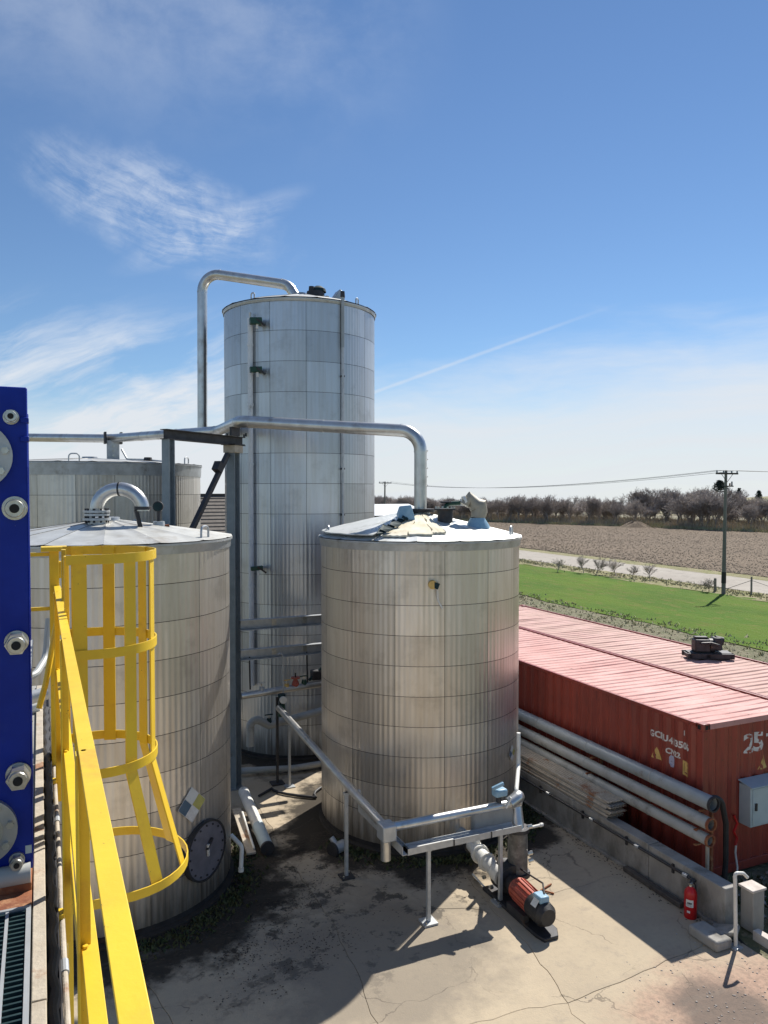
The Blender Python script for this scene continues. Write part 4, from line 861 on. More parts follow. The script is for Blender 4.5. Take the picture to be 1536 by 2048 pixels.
# ------------------------------------------------------------------ shipping containers
PITCH_C, DEP = .278, .036
def corr(s):
    u = (s/PITCH_C) % 1.0
    return 0.0 if u < .26 else (u-.26)/.24 if u < .5 else 1.0 if u < .76 else (1-u)/.24
def corr_line(a, b):
    s, out = a, []
    k0 = math.floor(a/PITCH_C); pts = [a]
    for k in range(k0, int(b/PITCH_C)+2):
        for u in (0, .26, .5, .76):
            q = (k+u)*PITCH_C
            if a < q < b: pts.append(q)
    return pts + [b]
def container(name, label, x0, y0, L, Wd, H, rm, near):
    t = thing(name, label, 'container', (x0+Wd/2, y0+L/2, 0), 'shipping containers')
    x1, y1 = x0+Wd, y0+L; cw = .12
    ys_ = corr_line(y0+cw, y1-cw); zb, zt = .17, H-.07
    for sx, xx in ((1, x0+.004), (-1, x1-.004)):
        mb = MB(); vs = [(xx + sx*DEP*corr(y_), y_, z_) for z_ in (zb, zt) for y_ in ys_]; n_ = len(ys_)
        mb.add(vs, [(i, i+1, n_+i+1, n_+i) for i in range(n_-1)])
        build('side_wall', mb, M['cred'], t, smooth=0)
    xs_ = corr_line(x0+cw, x1-cw)
    for sy, yy in ((1, y0+.006), (-1, y1-.006)):
        mb = MB(); vs = [(x_, yy + sy*DEP*corr(x_), z_) for z_ in (zb, zt) for x_ in xs_]; n_ = len(xs_)
        mb.add(vs, [(i, i+1, n_+i+1, n_+i) for i in range(n_-1)]); build('end_wall', mb, M['cred'], t, smooth=0)
    # roof: shallow ribs across the width, in pressed panels
    yy_ = []; q = y0+.09
    while q < y1-.09: yy_ += [(q, 0), (q+.10, 0), (q+.125, .017), (q+.195, .017)]; q += .22
    yy_ = [(a, b) for a, b in yy_ if a < y1-.09] + [(y1-.09, 0)]
    sagr = random.Random(int(x0*10)); vs = []; xr = [x0+.05, x0+.14, x0+Wd*.33, x0+Wd*.66, x1-.14, x1-.05]
    for (a, b) in yy_:
        for i, x_ in enumerate(xr): vs.append((x_, a, H-.045 + (b if 0 < i < 5 else 0) - (.012*sagr.random() if 1 < i < 4 else 0)))
    mb = MB().add(vs, [(r*6+i, r*6+i+1, (r+1)*6+i+1, (r+1)*6+i) for r in range(len(yy_)-1) for i in range(5)])
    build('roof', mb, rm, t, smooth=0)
    build('floor', MB().box(x0+.05, x1-.05, y0+.05, y1-.05, .12, .16), M['steel_dark'], t)
    for xx in (x0+.03, x1-.03):
        build('bottom_rail', MB().box(xx-.03, xx+.03, y0+cw, y1-cw, .02, .17), M['cred'], t, bevel=.006)
        build('top_rail', MB().box(xx-.03, xx+.03, y0+cw, y1-cw, H-.075, H-.012), M['cred'], t, bevel=.006)
    for yy in (y0+.04, y1-.04):
        build('end_sill', MB().box(x0+cw, x1-cw, yy-.04, yy+.04, .02, .17), M['cred'], t, bevel=.006)
        build('end_header', MB().box(x0+cw, x1-cw, yy-.04, yy+.04, H-.10, H-.008), rm if yy < y0+1 else M['cred'], t, bevel=.006)
    for xx in (x0, x1-cw-.02):
        for yy in (y0, y1-cw-.02):
            build('corner_post', MB().box(xx+.004, xx+cw+.016, yy+.004, yy+cw+.016, .12, H-.12), M['cred'], t, bevel=.008)
            for z0_, z1_ in ((0, .12), (H-.12, H)):
                c_ = build('corner_casting', MB().box(xx, xx+.165, yy, yy+.165, z0_, z1_), M['cred'], t, bevel=.012)
                zc_ = (z0_+z1_)/2
                build('casting_hole', MB().box(xx-.001, xx+.02, yy+.05, yy+.115, zc_-.035, zc_+.035).box(xx+.05, xx+.115, yy-.001, yy+.02, zc_-.035, zc_+.035), M['bore'], c_)
    return t
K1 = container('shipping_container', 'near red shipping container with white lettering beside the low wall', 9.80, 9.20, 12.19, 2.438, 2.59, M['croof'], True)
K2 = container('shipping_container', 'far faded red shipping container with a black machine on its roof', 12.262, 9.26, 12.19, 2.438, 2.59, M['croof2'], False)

def text_mesh(s, size, bold=0.0):
    cu = bpy.data.curves.new('lettering', 'FONT'); cu.body = s; cu.size = size; cu.resolution_u = 2; cu.offset = bold
    o = bpy.data.objects.new('lettering_curve', cu); C.collection.objects.link(o); dg = bpy.context.evaluated_depsgraph_get()
    me = bpy.data.meshes.new_from_object(o.evaluated_get(dg)); bpy.data.objects.remove(o); bpy.data.curves.remove(cu); return me
def on_side(me, name, m, y_left, z, parent):
    """flat print on the corrugated long side (faces -X, reads towards -Y)"""
    bm = bmesh.new(); bm.from_mesh(me); bmesh.ops.triangulate(bm, faces=bm.faces)
    for _ in range(2): bmesh.ops.subdivide_edges(bm, edges=[e for e in bm.edges if e.calc_length() > .02], cuts=1)
    off = root_of(parent).location
    for v_ in bm.verts:
        y_ = y_left - v_.co.x; v_.co = Vector((9.80+.001+DEP*corr(y_), y_, z+v_.co.y)) - off
    bm.to_mesh(me); bm.free(); me.materials.clear(); me.materials.append(m); o = bpy.data.objects.new(name, me); C.collection.objects.link(o); o.parent = parent; return o
def on_end(me, name, m, x_left, z, parent):
    bm = bmesh.new(); bm.from_mesh(me); bmesh.ops.triangulate(bm, faces=bm.faces)
    for _ in range(2): bmesh.ops.subdivide_edges(bm, edges=[e for e in bm.edges if e.calc_length() > .03], cuts=1)
    off = root_of(parent).location
    for v_ in bm.verts:
        x_ = x_left + v_.co.x; v_.co = Vector((x_, 9.2+.003+DEP*corr(x_), z+v_.co.y)) - off
    bm.to_mesh(me); bm.free(); me.materials.clear(); me.materials.append(m); o = bpy.data.objects.new(name, me); C.collection.objects.link(o); o.parent = parent; return o
on_side(text_mesh('GCRU', .155, .006), 'lettering', M['letter_white'], 10.40, 2.08, K1)
on_side(text_mesh('413506', .155, .006), 'lettering', M['letter_white'], 9.965, 2.06, K1)
on_side(text_mesh('CN22', .13, .005), 'lettering', M['letter_white'], 10.02, 1.88, K1)
on_side(text_mesh('1', .11, .005), 'lettering', M['letter_white'], 9.66, 2.29, K1)
def flat(poly):
    me = bpy.data.meshes.new('marking'); bm = bmesh.new(); bm.faces.new([bm.verts.new((x_, y_, 0)) for x_, y_ in poly]); bm.to_mesh(me); bm.free(); return me
def side_tri(y_, z_, s): return on_side(flat([(0, 0), (s, 0), (s/2, s*.9)]), 'warning_triangle', M['letter_yellow'], y_, z_, K1)
side_tri(10.36, 1.70, .23)
on_side(flat([(.085, .05), (.135, .05), (.112, .13)]), 'triangle_mark', M['letter_black'], 10.357, 1.70, K1)
on_side(flat([(.03, 0), (.10, 0), (.13, .06), (.13, .16), (.10, .2), (.03, .2), (0, .16), (0, .06)]), 'round_badge', M['letter_blue'], 9.96, 1.66, K1)
on_side(text_mesh('S', .17, .004), 'badge_mark', M['cred'], 9.945, 1.70, K1)
on_side(flat([(0, 0), (.15, 0), (.15, .24), (0, .24)]), 'yellow_label', M['letter_yellow'], 9.66, 1.62, K1)
on_side(text_mesh('E', .24, .004), 'label_mark', M['cred'], 9.645, 1.655, K1)
on_end(text_mesh('25', .44, .014), 'lettering', M['letter_white'], 10.76, 1.99, K1)
on_end(text_mesh('T1', .36, .010), 'lettering', M['letter_white'], 11.30, 1.99, K1)
on_end(flat([(0, 0), (.24, 0), (.12, .24)]), 'warning_triangle', M['letter_yellow'], 11.08, 1.66, K1)
# enclosure, hose and rod on the container end
t = thing('electrical_enclosure', 'pale blue grey metal cabinet on the container end wall', 'cabinet', (11.0, 9.06, .83))
build('body', MB().box(10.62, 11.35, 8.96, 9.20, .84, 1.52), M['box_grey'], t, bevel=.012)
build('door', MB().box(10.66, 11.31, 8.945, 8.962, .88, 1.48), M['box_grey'], t, bevel=.006)
build('rain_hood', MB().add([(10.60, 8.92, 1.50), (11.37, 8.92, 1.50), (11.37, 9.20, 1.56), (10.60, 9.20, 1.56), (10.60, 8.92, 1.515), (11.37, 8.92, 1.515), (11.37, 9.20, 1.575), (10.60, 9.20, 1.575)], [(3, 2, 1, 0), (4, 5, 6, 7), (0, 1, 5, 4), (1, 2, 6, 5), (2, 3, 7, 6), (3, 0, 4, 7)]), M['box_grey'], t)
build('latch', MB().box(10.70, 10.74, 8.925, 8.946, 1.12, 1.24), M['steel_dark'], t)
t = thing('hanging_hose', 'red and pale cord hanging on the container end left of the cabinet', 'cord', (10.5, 9.15, 0))
build('red_cord', MB().tube([(10.48, 9.17, 1.0), (10.54, 9.15, .86), (10.46, 9.15, .74), (10.53, 9.15, .62), (10.50, 9.15, .50)], .022, 8), M['red'], t)
build('pale_cord', MB().tube([(10.52, 9.15, .55), (10.50, 9.15, .38), (10.53, 9.13, .12), (10.50, 9.12, .02)], .016, 8), M['white'], t)
t = thing('black_hose', 'black hose drooping from the pipe ends along the container corner', 'hose', (9.9, 8.9, 0))
build('hose', MB().tube(fillet([(9.62, 8.95, 1.52), (9.86, 8.88, 1.50), (10.02, 8.92, 1.05), (10.06, 8.95, .4), (10.02, 8.95, .02)], .2, 6), .045, 10), M['rubber'], t)
# machine on the far container roof
t = thing('engine_skid', 'black engine block on a dark skid on the far container roof', 'engine', (13.95, 12.95, 2.6))
ux = Vector((.88, -.475, 0)); uy = Vector((.475, .88, 0)); o0 = Vector((13.95, 12.98, 2.575))
def sk(a0, a1, b0, b1, z0, z1):
    vs = [o0+ux*a+uy*b+Vector((0, 0, z)) for z in (z0, z1) for b in (b0, b1) for a in (a0, a1)]
    return MB().add(vs, [(0, 2, 3, 1), (4, 5, 7, 6), (0, 1, 5, 4), (2, 6, 7, 3), (0, 4, 6, 2), (1, 3, 7, 5)])
for b in (-.22, .18): build('skid_rail', sk(-.52, .52, b, b+.06, 0, .12), M['steel_dark'], t, bevel=.008)
build('skid_plate', sk(-.46, .48, -.16, .18, .10, .13), M['steel_dark'], t)
for a in (-.5, -.1, .42): build('skid_tie', sk(a, a+.08, -.22, .24, .02, .10), M['steel_dark'], t)
build('engine_block', sk(-.32, .02, -.12, .2, .13, .42), M['steel_dark'], t, bevel=.03)
build('flywheel_housing', MB().frus(o0+ux*.02+uy*.03+Vector((0, 0, .27)), o0+ux*.13+uy*.03+Vector((0, 0, .27)), .16, .16, 20), M['steel_dark'], t)
build('gear_case', sk(.10, .30, -.08, .18, .16, .46), M['steel_dark'], t, bevel=.04)
build('air_cleaner', MB().frus(o0+ux*.16+uy*.05+Vector((0, 0, .40)), o0+ux*.34+uy*.05+Vector((0, 0, .36)), .10, .10, 16), M['rubber'], t)
build('sump', sk(-.28, .0, -.1, .16, .12, .2), M['green'], t)
build('valve_cover', sk(-.30, .0, -.02, .14, .42, .47), M['rubber'], t, bevel=.02)
build('exhaust', MB().tube([o0+ux*-.2+uy*-.14+Vector((0, 0, .34)), o0+ux*.0+uy*-.18+Vector((0, 0, .36)), o0+ux*.2+uy*-.16+Vector((0, 0, .30))], .03, 8), M['steel_dark'], t)

# ------------------------------------------------------------------ low wall with pipes, bundle, extinguisher
t = thing('retaining_wall', 'low grey concrete wall between the yard and the containers', 'wall', (9.13, 15, 0))
y_ = 8.02; k = 0
for L in (1.55, 1.95, 2.4, 2.4, 2.4, 2.4, 2.4):
    build('wall_block', MB().box(9.02, 9.26, y_+.006, y_+L-.006, -.05, .61 + .006*((k*37) % 3)), M['wall'], t, bevel=.012); y_ += L; k += 1
build('footing', MB().box(8.95, 9.02, 8.1, 22, -.05, .05), M['wall'], t, bevel=.01)
t = thing('wall_conduit', 'thin dark conduit with couplings along the wall face', 'conduit', (8.99, 14, .47))
build('tube', MB().frus((8.985, 8.55, .49), (8.985, 21.5, .49), .022, .022, 10), M['steel_dark'], t)
for q in (8.7, 9.75, 10.9, 12.2, 13.6, 15.2): build('coupling', MB().frus((8.985, q, .49), (8.985, q+.09, .49), .033, .033, 10), M['galv'], t); build('strap', MB().box(8.99, 9.02, q+.3, q+.34, .40, .54), M['steel_dark'], t)
t = thing('end_pillar', 'short concrete end pillar with a pale cap beside the white post', 'pillar', (9.42, 7.93, 0))
build('shaft', MB().box(9.32, 9.55, 7.80, 8.02, 0, .60), M['wall'], t, bevel=.012); build('cap', MB().box(9.29, 9.57, 7.78, 8.04, .60, .635), M['chip'], t, bevel=.006)
t = thing('white_post', 'slim white post with a hooked top at the end of the wall', 'post', (8.83, 7.67, 0))
build('shaft', MB().frus((8.83, 7.665, .02), (8.815, 7.68, 1.0), .026, .026, 12), M['white'], t); build('hook', MB().tube(fillet([(8.815, 7.68, .97), (8.815, 7.68, 1.05), (8.95, 7.66, 1.03), (9.02, 7.65, .96)], .05, 4), .024, 10), M['white'], t)
build('foot', MB().box(8.74, 8.90, 7.60, 7.74, 0, .02), M['galv'], t)
t = thing('kerb', 'narrow pale kerb running on past the end of the wall', 'kerb', (9.3, 5, 0)); build('kerb', MB().box(9.24, 9.36, 1.5, 7.74, -.05, .11), M['chip'], t, bevel=.012)
for nm, x, z, r, lab, y0_, mm in (('top', 9.60, 1.47, .115, 'topmost of three long grey pipes stacked along the near container', 8.78, 'pvc_blue'), ('mid', 9.51, 1.18, .100, 'middle of three long grey pipes stacked along the near container', 8.74, 'pvc'), ('low', 9.47, .94, .090, 'lowest of three long grey pipes stacked along the near container', 8.72, 'pvc')):
    t = thing('stacked_pipe', lab, 'pipe', (x, 14, z-r), 'grey pipes racked along the container')
    ys_ = [y0_, y0_+1.15+.05*len(nm), y0_+3.0, y0_+4.6, y0_+7.0, 20.6]
    for a, b in zip(ys_[:-1], ys_[1:]): build('pipe_section', MB().frus((x, a, z), (x, b, z), r, r, 24, hollow=.012), M[mm] if a > y0_+.1 or nm != 'top' else M['pvc_blue'], t)
    for a in ys_[1:-1]: build('joint_band', MB().frus((x, a-.012, z), (x, a+.012, z), r+.006, r+.006, 24), M['pvc'], t)
    build('end_rim', MB().frus((x, y0_-.012, z), (x, y0_+.03, z), r+.008, r+.008, 24, hollow=.022), M['rust'] if nm != 'top' else M['steel_dark'], t)
for q in (8.95, 11.6, 14.4, 17.2):
    t = thing('pipe_bracket', {8.95: 'rusty upright bracket under the near ends of the stacked pipes', 11.6: 'second upright bracket behind the stacked pipes', 14.4: 'bracket behind the stacked pipes beside the middle tank', 17.2: 'farthest bracket behind the stacked pipes'}[q], 'bracket', (9.6, q, 0), 'brackets of the stacked pipes')
    build('upright', MB().box(9.74, 9.785, q, q+.05, 0, 1.35), M['rust'], t)
    for z in (.80, 1.04, 1.325): build('arm', MB().box(9.40 + (.1 if z > 1.1 else 0), 9.74, q, q+.045, z-.018, z), M['rust'], t)
    build('prop', MB().box(9.55, 9.59, q-.1, q-.06, 0, .80), M['ledge'], t)
t = thing('panel_bundle', 'stack of old ribbed sheets lying on top of the wall', 'stack of sheets', (9.22, 12.2, .61))
rs = random.Random(5)
for k in range(12):
    x0 = 9.04 + rs.uniform(-.015, .015); y0 = 10.55 + rs.uniform(-.05, .10); L = 3.1+rs.uniform(-.2, .2); z0 = .615+.026*k; vs = []; nx_ = 25
    for yy in (y0, y0+L):
        for i in range(nx_): vs.append((x0 + .36*i/(nx_-1), yy, z0 + (.018 if i % 4 in (1, 2) else 0)))
    n_ = nx_; vs += [(a, b, c_+.007) for a, b, c_ in vs]; N_ = 2*n_
    fs = [(i, i+1, n_+i+1, n_+i) for i in range(n_-1)]; fs += [tuple(N_+x for x in f[::-1]) for f in fs] + [(i, N_+i, N_+i+1, i+1) for i in range(n_-1)] + [(n_+i, n_+i+1, N_+n_+i+1, N_+n_+i) for i in range(n_-1)] + [(0, n_, N_+n_, N_), (n_-1, N_+n_-1, N_+2*n_-1, 2*n_-1)]
    build('sheet', MB().add(vs, fs), M['ledge'] if k % 3 else M['wall'], t, smooth=0)
t = thing('fire_extinguisher', 'red fire extinguisher with a white label standing by the wall', 'extinguisher', (8.84, 8.5, 0))
ex, ey = 8.84, 8.50
bd = build('body', MB().lathe((ex, ey, 0), [(.001, .012), (.085, .0), (.092, .015), (.092, .36), (.085, .40), (.06, .44), (.035, .46), (.028, .47), (.001, .47)], 32), M['red'], t)
build('neck', MB().frus((ex, ey, .465), (ex, ey, .50), .026, .022, 14), M['steel_bright'], t)
build('valve_head', MB().box(ex-.03, ex+.03, ey-.02, ey+.02, .495, .525), M['steel_bright'], t, bevel=.005)
build('lever', MB().beam((ex-.05, ey-.02, .535), (ex+.07, ey+.02, .56), .022, .012), M['steel_dark'], t)
build('carry_handle', MB().beam((ex-.03, ey-.01, .51), (ex+.09, ey+.02, .515), .02, .01), M['steel_dark'], t)
build('hose', MB().tube(fillet([(ex+.02, ey, .51), (ex+.11, ey+.02, .48), (ex+.115, ey, .30), (ex+.105, ey-.01, .15)], .05, 4), .011, 8), M['rubber'], t)
def curved_label(nm, a0, a1, z0, z1, m): return build(nm, MB().lathe((ex, ey, 0), [(.0935, z0), (.0935, z1)], 10, a0, a1), m, bd)
ac = math.atan2(-ey, -ex)
curved_label('white_label', ac-.75, ac+.45, .19, .30, M['white']); curved_label('small_label', ac-.55, ac-.05, .10, .135, M['white']); curved_label('label_print', ac-.5, ac+.2, .235, .262, M['letter_black'])
for k in range(4):
    curved_label('print_line', ac-.6, ac+.2-.1*(k % 2), .20+.009*k, .203+.009*k, M['letter_black'])
t = thing('concrete_block', 'dirty grey block lying in front of the extinguisher', 'block', (8.62, 7.92, 0)); build('block', MB().box(8.46, 8.76, 7.66, 8.18, 0, .15), M['wall'], t, bevel=.03)
t = thing('broken_slab', 'small broken slab leaning against the grey block', 'slab', (8.9, 7.95, 0)); build('slab', MB().beam((8.78, 8.05, .06), (8.98, 7.75, .16), .28, .06), M['wall'], t, bevel=.02)
t = thing('timber_offcut', 'dark timber piece lying along the foot of the wall', 'timber', (8.9, 9.2, 0)); build('timber', MB().beam((8.90, 8.72, .05), (8.92, 10.0, .05), .10, .08), M['wood_dark'], t, bevel=.01)

# ------------------------------------------------------------------ platform in the foreground
t = thing('building', 'block building whose roof deck carries the blue heat exchanger', 'building', (-4.2, 2.2, 0))
build('wall', MB().box(-8, -.02, -4, 7.4, 0, 4.52), M['siding'], t)
build('deck', MB().box(-8.0, -.72, -4, 7.4, 4.52, 4.68).box(-.72, -.05, -4, 1.9, 4.52, 4.68).box(-.72, -.05, 3.42, 7.4, 4.52, 4.68).box(-.72, -.60, 1.9, 3.42, 4.52, 4.68), M['floor'], t)
rs = random.Random(3); q = .6
for L in (1.05, 1.12, 1.3, 1.2, 1.25, .8): build('edge_board', MB().box(-.046, .002+rs.uniform(-.002, .002), q+.006, q+L-.006, 4.56, 4.70+rs.uniform(-.003, .003)), M['ledge'], t, bevel=.004); q += L
build('edge_channel', MB().box(.004, .045, .4, 7.3, 4.44, 4.60), M['steel_dark'], t)
build('gutter_lip', MB().box(.045, .052, .4, 7.3, 4.44, 4.62), M['steel_dark'], t)
t = thing('floor_grating', 'dark steel floor grating with close cross bars in a pale frame', 'grating', (-.32, 2.8, 4.66))
for x0, x1 in ((-.60, -.585), (-.07, -.052)): build('frame_bar', MB().box(x0, x1, 2.0, 3.42, 4.64, 4.706), M['galv'], t)
for y0, y1 in ((1.98, 2.0), (3.405, 3.42)): build('frame_bar', MB().box(-.60, -.052, y0, y1, 4.64, 4.707), M['galv'], t)
gb = None
for k in range(44):
    y0 = 2.02+.0318*k
    if gb is None: gb = build('cross_bar', MB().box(-.585, -.07, y0, y0+.009, 4.665, 4.700), M['teal'], t); y00 = y0
    else: inst('cross_bar', gb.data, t, (0, y0-y00, 0))
build('centre_bar', MB().box(-.145, -.133, 2.0, 3.405, 4.66, 4.703), M['galv'], t)
build('sump_floor', MB().box(-.62, -.05, 1.95, 3.43, 4.40, 4.42), M['bore'], t)
t = thing('black_hose', 'black ribbed hose lying along the edge of the roof deck', 'hose', (.02, 4, 4.6))
hs_ = [(.023+.006*math.sin(k*1.3), .9+.05*k, 4.630+.004*math.sin(k*.7)) for k in range(118)]
build('hose', MB().tube(hs_, [.021+.003*(k % 2) for k in range(118)], 10), M['rubber'], t)
t = thing('edge_conduit', 'thin weathered conduit clipped outside the roof deck edge', 'conduit', (.06, 4, 4.5))
for a, b in ((1.2, 3.15), (3.16, 4.6), (4.61, 6.6)): build('tube', MB().frus((.066, a, 4.57), (.066, b, 4.57), .011, .011, 10), M['ledge'], t)
for a in (3.15, 4.6): build('coupling', MB().frus((.066, a-.04, 4.57), (.066, a+.04, 4.57), .016, .016, 10), M['galv'], t)
# blue heat exchanger
t = thing('plate_heat_exchanger', 'tall deep blue frame plate with zinc bolts at the left edge', 'heat exchanger', (-.3, 4.2, 4.72))
fp = build('frame_plate', MB().box(-.62, -.045, 3.63, 3.68, 4.76, 6.84), M['blue'], t, bevel=.006)
for z in (6.70, 6.62): build('edge_notch', MB().box(-.075, -.040, 3.622, 3.688, z-.012, z+.012), M['blue'], fp, bevel=.004)
build('weld_seam', MB().box(-.0452, -.0435, 3.625, 3.632, 4.80, 6.5), M['blue'], fp)
build('plate_pack', MB().box(-.57, -.11, 3.68, 4.4, 4.86, 6.66), M['steel_bright'], t)
build('pressure_plate', MB().box(-.62, -.05, 4.4, 4.44, 4.78, 6.8), M['blue'], t, bevel=.006)
build('top_beam', MB().box(-.38, -.29, 3.6, 4.9, 6.70, 6.80), M['blue'], t, bevel=.006)
for z, r, st in ((6.71, .030, .05), (6.325, .048, .075), (5.755, .046, .10), (5.185, .048, .10), (4.815, .030, .055)):
    x = -.098 if r > .04 else -.108
    b = build('tie_bolt', MB().frus((x, 3.63-st*.5, z), (x, 4.5, z), r*.42, r*.42, 12), M['steel_bright'], t)
    build('washer', MB().frus((x, 3.63, z), (x, 3.615, z), r*1.05, r*1.05, 24), M['steel_bright'], b); build('nut', MB().hexnut((x, 3.615, z), (0, -1, 0), r*.98, st*.75), M['steel_bright'], b)
    build('collar', MB().frus((x, 3.615-st*.75, z), (x, 3.615-st*.75-.012, z), r*.80, r*.72, 20), M['steel_bright'], b); build('bore', MB().frus((x, 3.60-st*.75, z), (x, 3.602-st*.75-.0045, z), r*.40, r*.40, 16), M['bore'], b)
for z, m_ in ((6.545, M['steel_bright']), (4.96, M['steel_bright'])):
    p = build('port', MB().frus((-.245, 3.63, z), (-.245, 3.60, z), .142, .142, 40, hollow=.06), M['rim'], t)
    build('liner', MB().frus((-.245, 3.63, z), (-.245, 3.595, z), .085, .085, 32, hollow=.012), M['steel_bright'], p)
    for k in range(8):
        q = k*PI/4+.2; build('stud', MB().hexnut((-.245+.115*math.cos(q), 3.60, z+.115*math.sin(q)), (0, -1, 0), .016, .02), M['steel_bright'], p)
build('label', MB().box(-.075, -.05, 3.6285, 3.63, 4.83, 4.865), M['box_grey'], fp)
build('side_rail', MB().box(-.052, -.040, 3.69, 4.4, 5.58, 5.62), M['galv'], t)
build('foot_roller', MB().frus((-.60, 3.60, 4.755), (-.055, 3.60, 4.755), .045, .045, 20), M['pvc'], t)
build('foot', MB().box(-.62, -.05, 3.56, 3.72, 4.68, 4.735), M['rust'], t, bevel=.008)
t = thing('base_plate', 'flaking rusty steel plate under the blue heat exchanger', 'plate', (-.3, 3.5, 4.68)); build('plate', MB().box(-.62, -.05, 3.425, 3.9, 4.681, 4.70), M['rust'], t, bevel=.004)
t = thing('deck_pipes', 'grey hoses and pipe stubs at the far end of the roof deck', 'pipes', (0, 6.9, 4.7))
build('hose', MB().tube(fillet([(-.5, 6.2, 4.95), (-.05, 6.45, 4.98), (.03, 6.75, 5.05), (.055, 6.85, 5.35)], .15, 5), .028, 10), M['pvc'], t)
build('stub', MB().frus((-.12, 6.3, 4.84), (.03, 6.35, 4.86), .05, .05, 14), M['galv'], t); build('cap', MB().frus((-.14, 6.5, 4.70), (-.02, 6.5, 4.72), .045, .045, 12), M['white'], t)
# yellow guard rail
t = thing('guard_rail', 'yellow steel guard rail running away along the deck edge', 'railing', (.1, 3.2, 4.5))
def angle_rail(nm, y0, y1, z, x0, x1, dep, th=.006):
    return build(nm, MB().prism([(x0, z), (x1, z), (x1, z-dep), (x1-th, z-dep), (x1-th, z-th), (x0, z-th)], 'y', y0, y1), M['yellow'], t, bevel=.0015)
angle_rail('top_rail', .2, 5.5, 5.772, .077, .116, .040); angle_rail('mid_rail', .2, 5.45, 5.285, .080, .118, .038)
build('toe_plate', MB().box(.104, .110, .2, 5.5, 4.70, 4.81), M['yellow'], t, bevel=.001)
for y in (.55, 1.96, 3.5, 5.15):
    p = build('post', MB().prism([(.070, y), (.076, y), (.076, y+.034), (.102, y+.034), (.102, y+.040), (.070, y+.040)], 'z', 4.45, 5.766), M['yellow'], t, bevel=.001)
    build('post_foot', MB().box(.053, .07, y-.01, y+.05, 4.47, 4.60), M['yellow'], p)
    for z in (5.74, 5.26): build('bolt', MB().hexnut((.089, y+.02, z+.012), (0, 0, 1), .007, .02), M['yellow'], p)
# caged ladder
t = thing('caged_ladder', 'yellow steel ladder with a hooped safety cage beyond the rail', 'ladder', (.1, 4.55, 0))
lx, ly0, ly1 = .12, 4.24, 4.86
for y in (ly0+.06, ly1-.06): build('stringer', MB().box(lx-.012, lx+.012, y-.03, y+.03, .3, 6.06), M['yellow'], t, bevel=.002)
rg = None
for k in range(18):
    z = .6+.3*k
    if rg is None: rg = build('rung', MB().frus((lx, ly0+.06, z), (lx, ly1-.06, z), .011, .011, 8), M['yellow'], t)
    else: inst('rung', rg.data, t, (0, 0, .3*k))
def hoop_pts(hw, dep, y_c, x0, n_=18):
    pts = [(x0, y_c-hw)]; 
    for k in range(n_+1):
        q = -PI/2 + PI*k/n_; pts.append((x0+dep-hw*.95 + hw*.95*math.cos(q) if dep > hw else x0+dep*math.cos(q), y_c+hw*math.sin(q)))
    return pts + [(x0, y_c+hw)]
def hoop(z, hw, dep, hh=.05, th=.007):
    P2 = hoop_pts(hw, dep, 4.55, lx); n_ = len(P2); vs = []; cx_, cy_ = lx+dep*.4, 4.55
    for zz, off in ((z-hh/2, 0), (z+hh/2, 0), (z+hh/2, th), (z-hh/2, th)):
        for x, y in P2:
            d = Vector((x-cx_, y-cy_)).normalized(); vs.append((x+d.x*off, y+d.y*off, zz))
    fs = [(j*n_+i, j*n_+i+1, ((j+1) % 4)*n_+i+1, ((j+1) % 4)*n_+i) for j in range(4) for i in range(n_-1)] + [(0, n_, 2*n_, 3*n_), (n_-1, 4*n_-1, 3*n_-1, 2*n_-1)]
    return build('hoop', MB().add(vs, fs), M['yellow'], t, smooth=30)
HZ = ((6.045, .34, .475), (5.555, .34, .475), (4.93, .34, .475), (4.29, .42, .64))
for z, a, b in HZ: hoop(z, a, b)
def hoop_at(spec, hw, dep, off=-.004):
    xc = lx+dep-hw*.95
    if spec[0] == 'arc':
        q = math.radians(spec[1]); p = Vector((xc+hw*.95*math.cos(q), 4.55+hw*math.sin(q))); d = Vector((math.cos(q), math.sin(q)))
    else: p = Vector((lx+(xc-lx)*spec[1], 4.55+hw*spec[2])); d = Vector((0, spec[2]))
    return p+d*off, d
for spec in (('arc', -60), ('arc', -24), ('arc', 72), ('arc', 30), ('st', .5, 1), ('st', .4, -1)):
    zs = [(6.07, .34, .475), (4.90, .34, .475), (4.265, .42, .64)][:3 if spec[0] == 'arc' and spec[1] < 50 else 2]; rows = [hoop_at(spec, a, b) for z, a, b in zs]; nz = len(zs)
    mb = MB(); vs = []
    for (p, d), (z, a, b) in zip(rows, zs):
        s_ = Vector((-d.y, d.x))*.034
        for q in (p-s_, p+s_, p+s_-d*.008, p-s_-d*.008): vs.append((q.x, q.y, z))
    fs = [(j*4+i, j*4+(i+1) % 4, (j+1)*4+(i+1) % 4, (j+1)*4+i) for j in range(nz-1) for i in range(4)] + [(0, 3, 2, 1), tuple(range(nz*4-4, nz*4))]
    build('cage_strap', MB().add(vs, fs), M['yellow'], t, smooth=0)
t = thing('gate_post', 'stepped yellow gate post at the far end of the rail', 'post', (.1, 5.5, 4.6))
build('post', MB().box(.05, .11, 5.5, 5.56, 4.5, 6.0), M['yellow'], t, bevel=.004); build('cap', MB().box(.0, .16, 5.46, 5.60, 6.0, 6.03), M['yellow'], t, bevel=.004)
for z in (5.88, 5.7, 5.5): build('hinge', MB().frus((.115, 5.53, z-.06), (.115, 5.53, z+.05), .022, .022, 12), M['yellow'], t)
for z in (5.98, 5.62): build('cross_bar', MB().box(-.6, .05, 5.52, 5.54, z-.012, z+.012), M['yellow'], t)
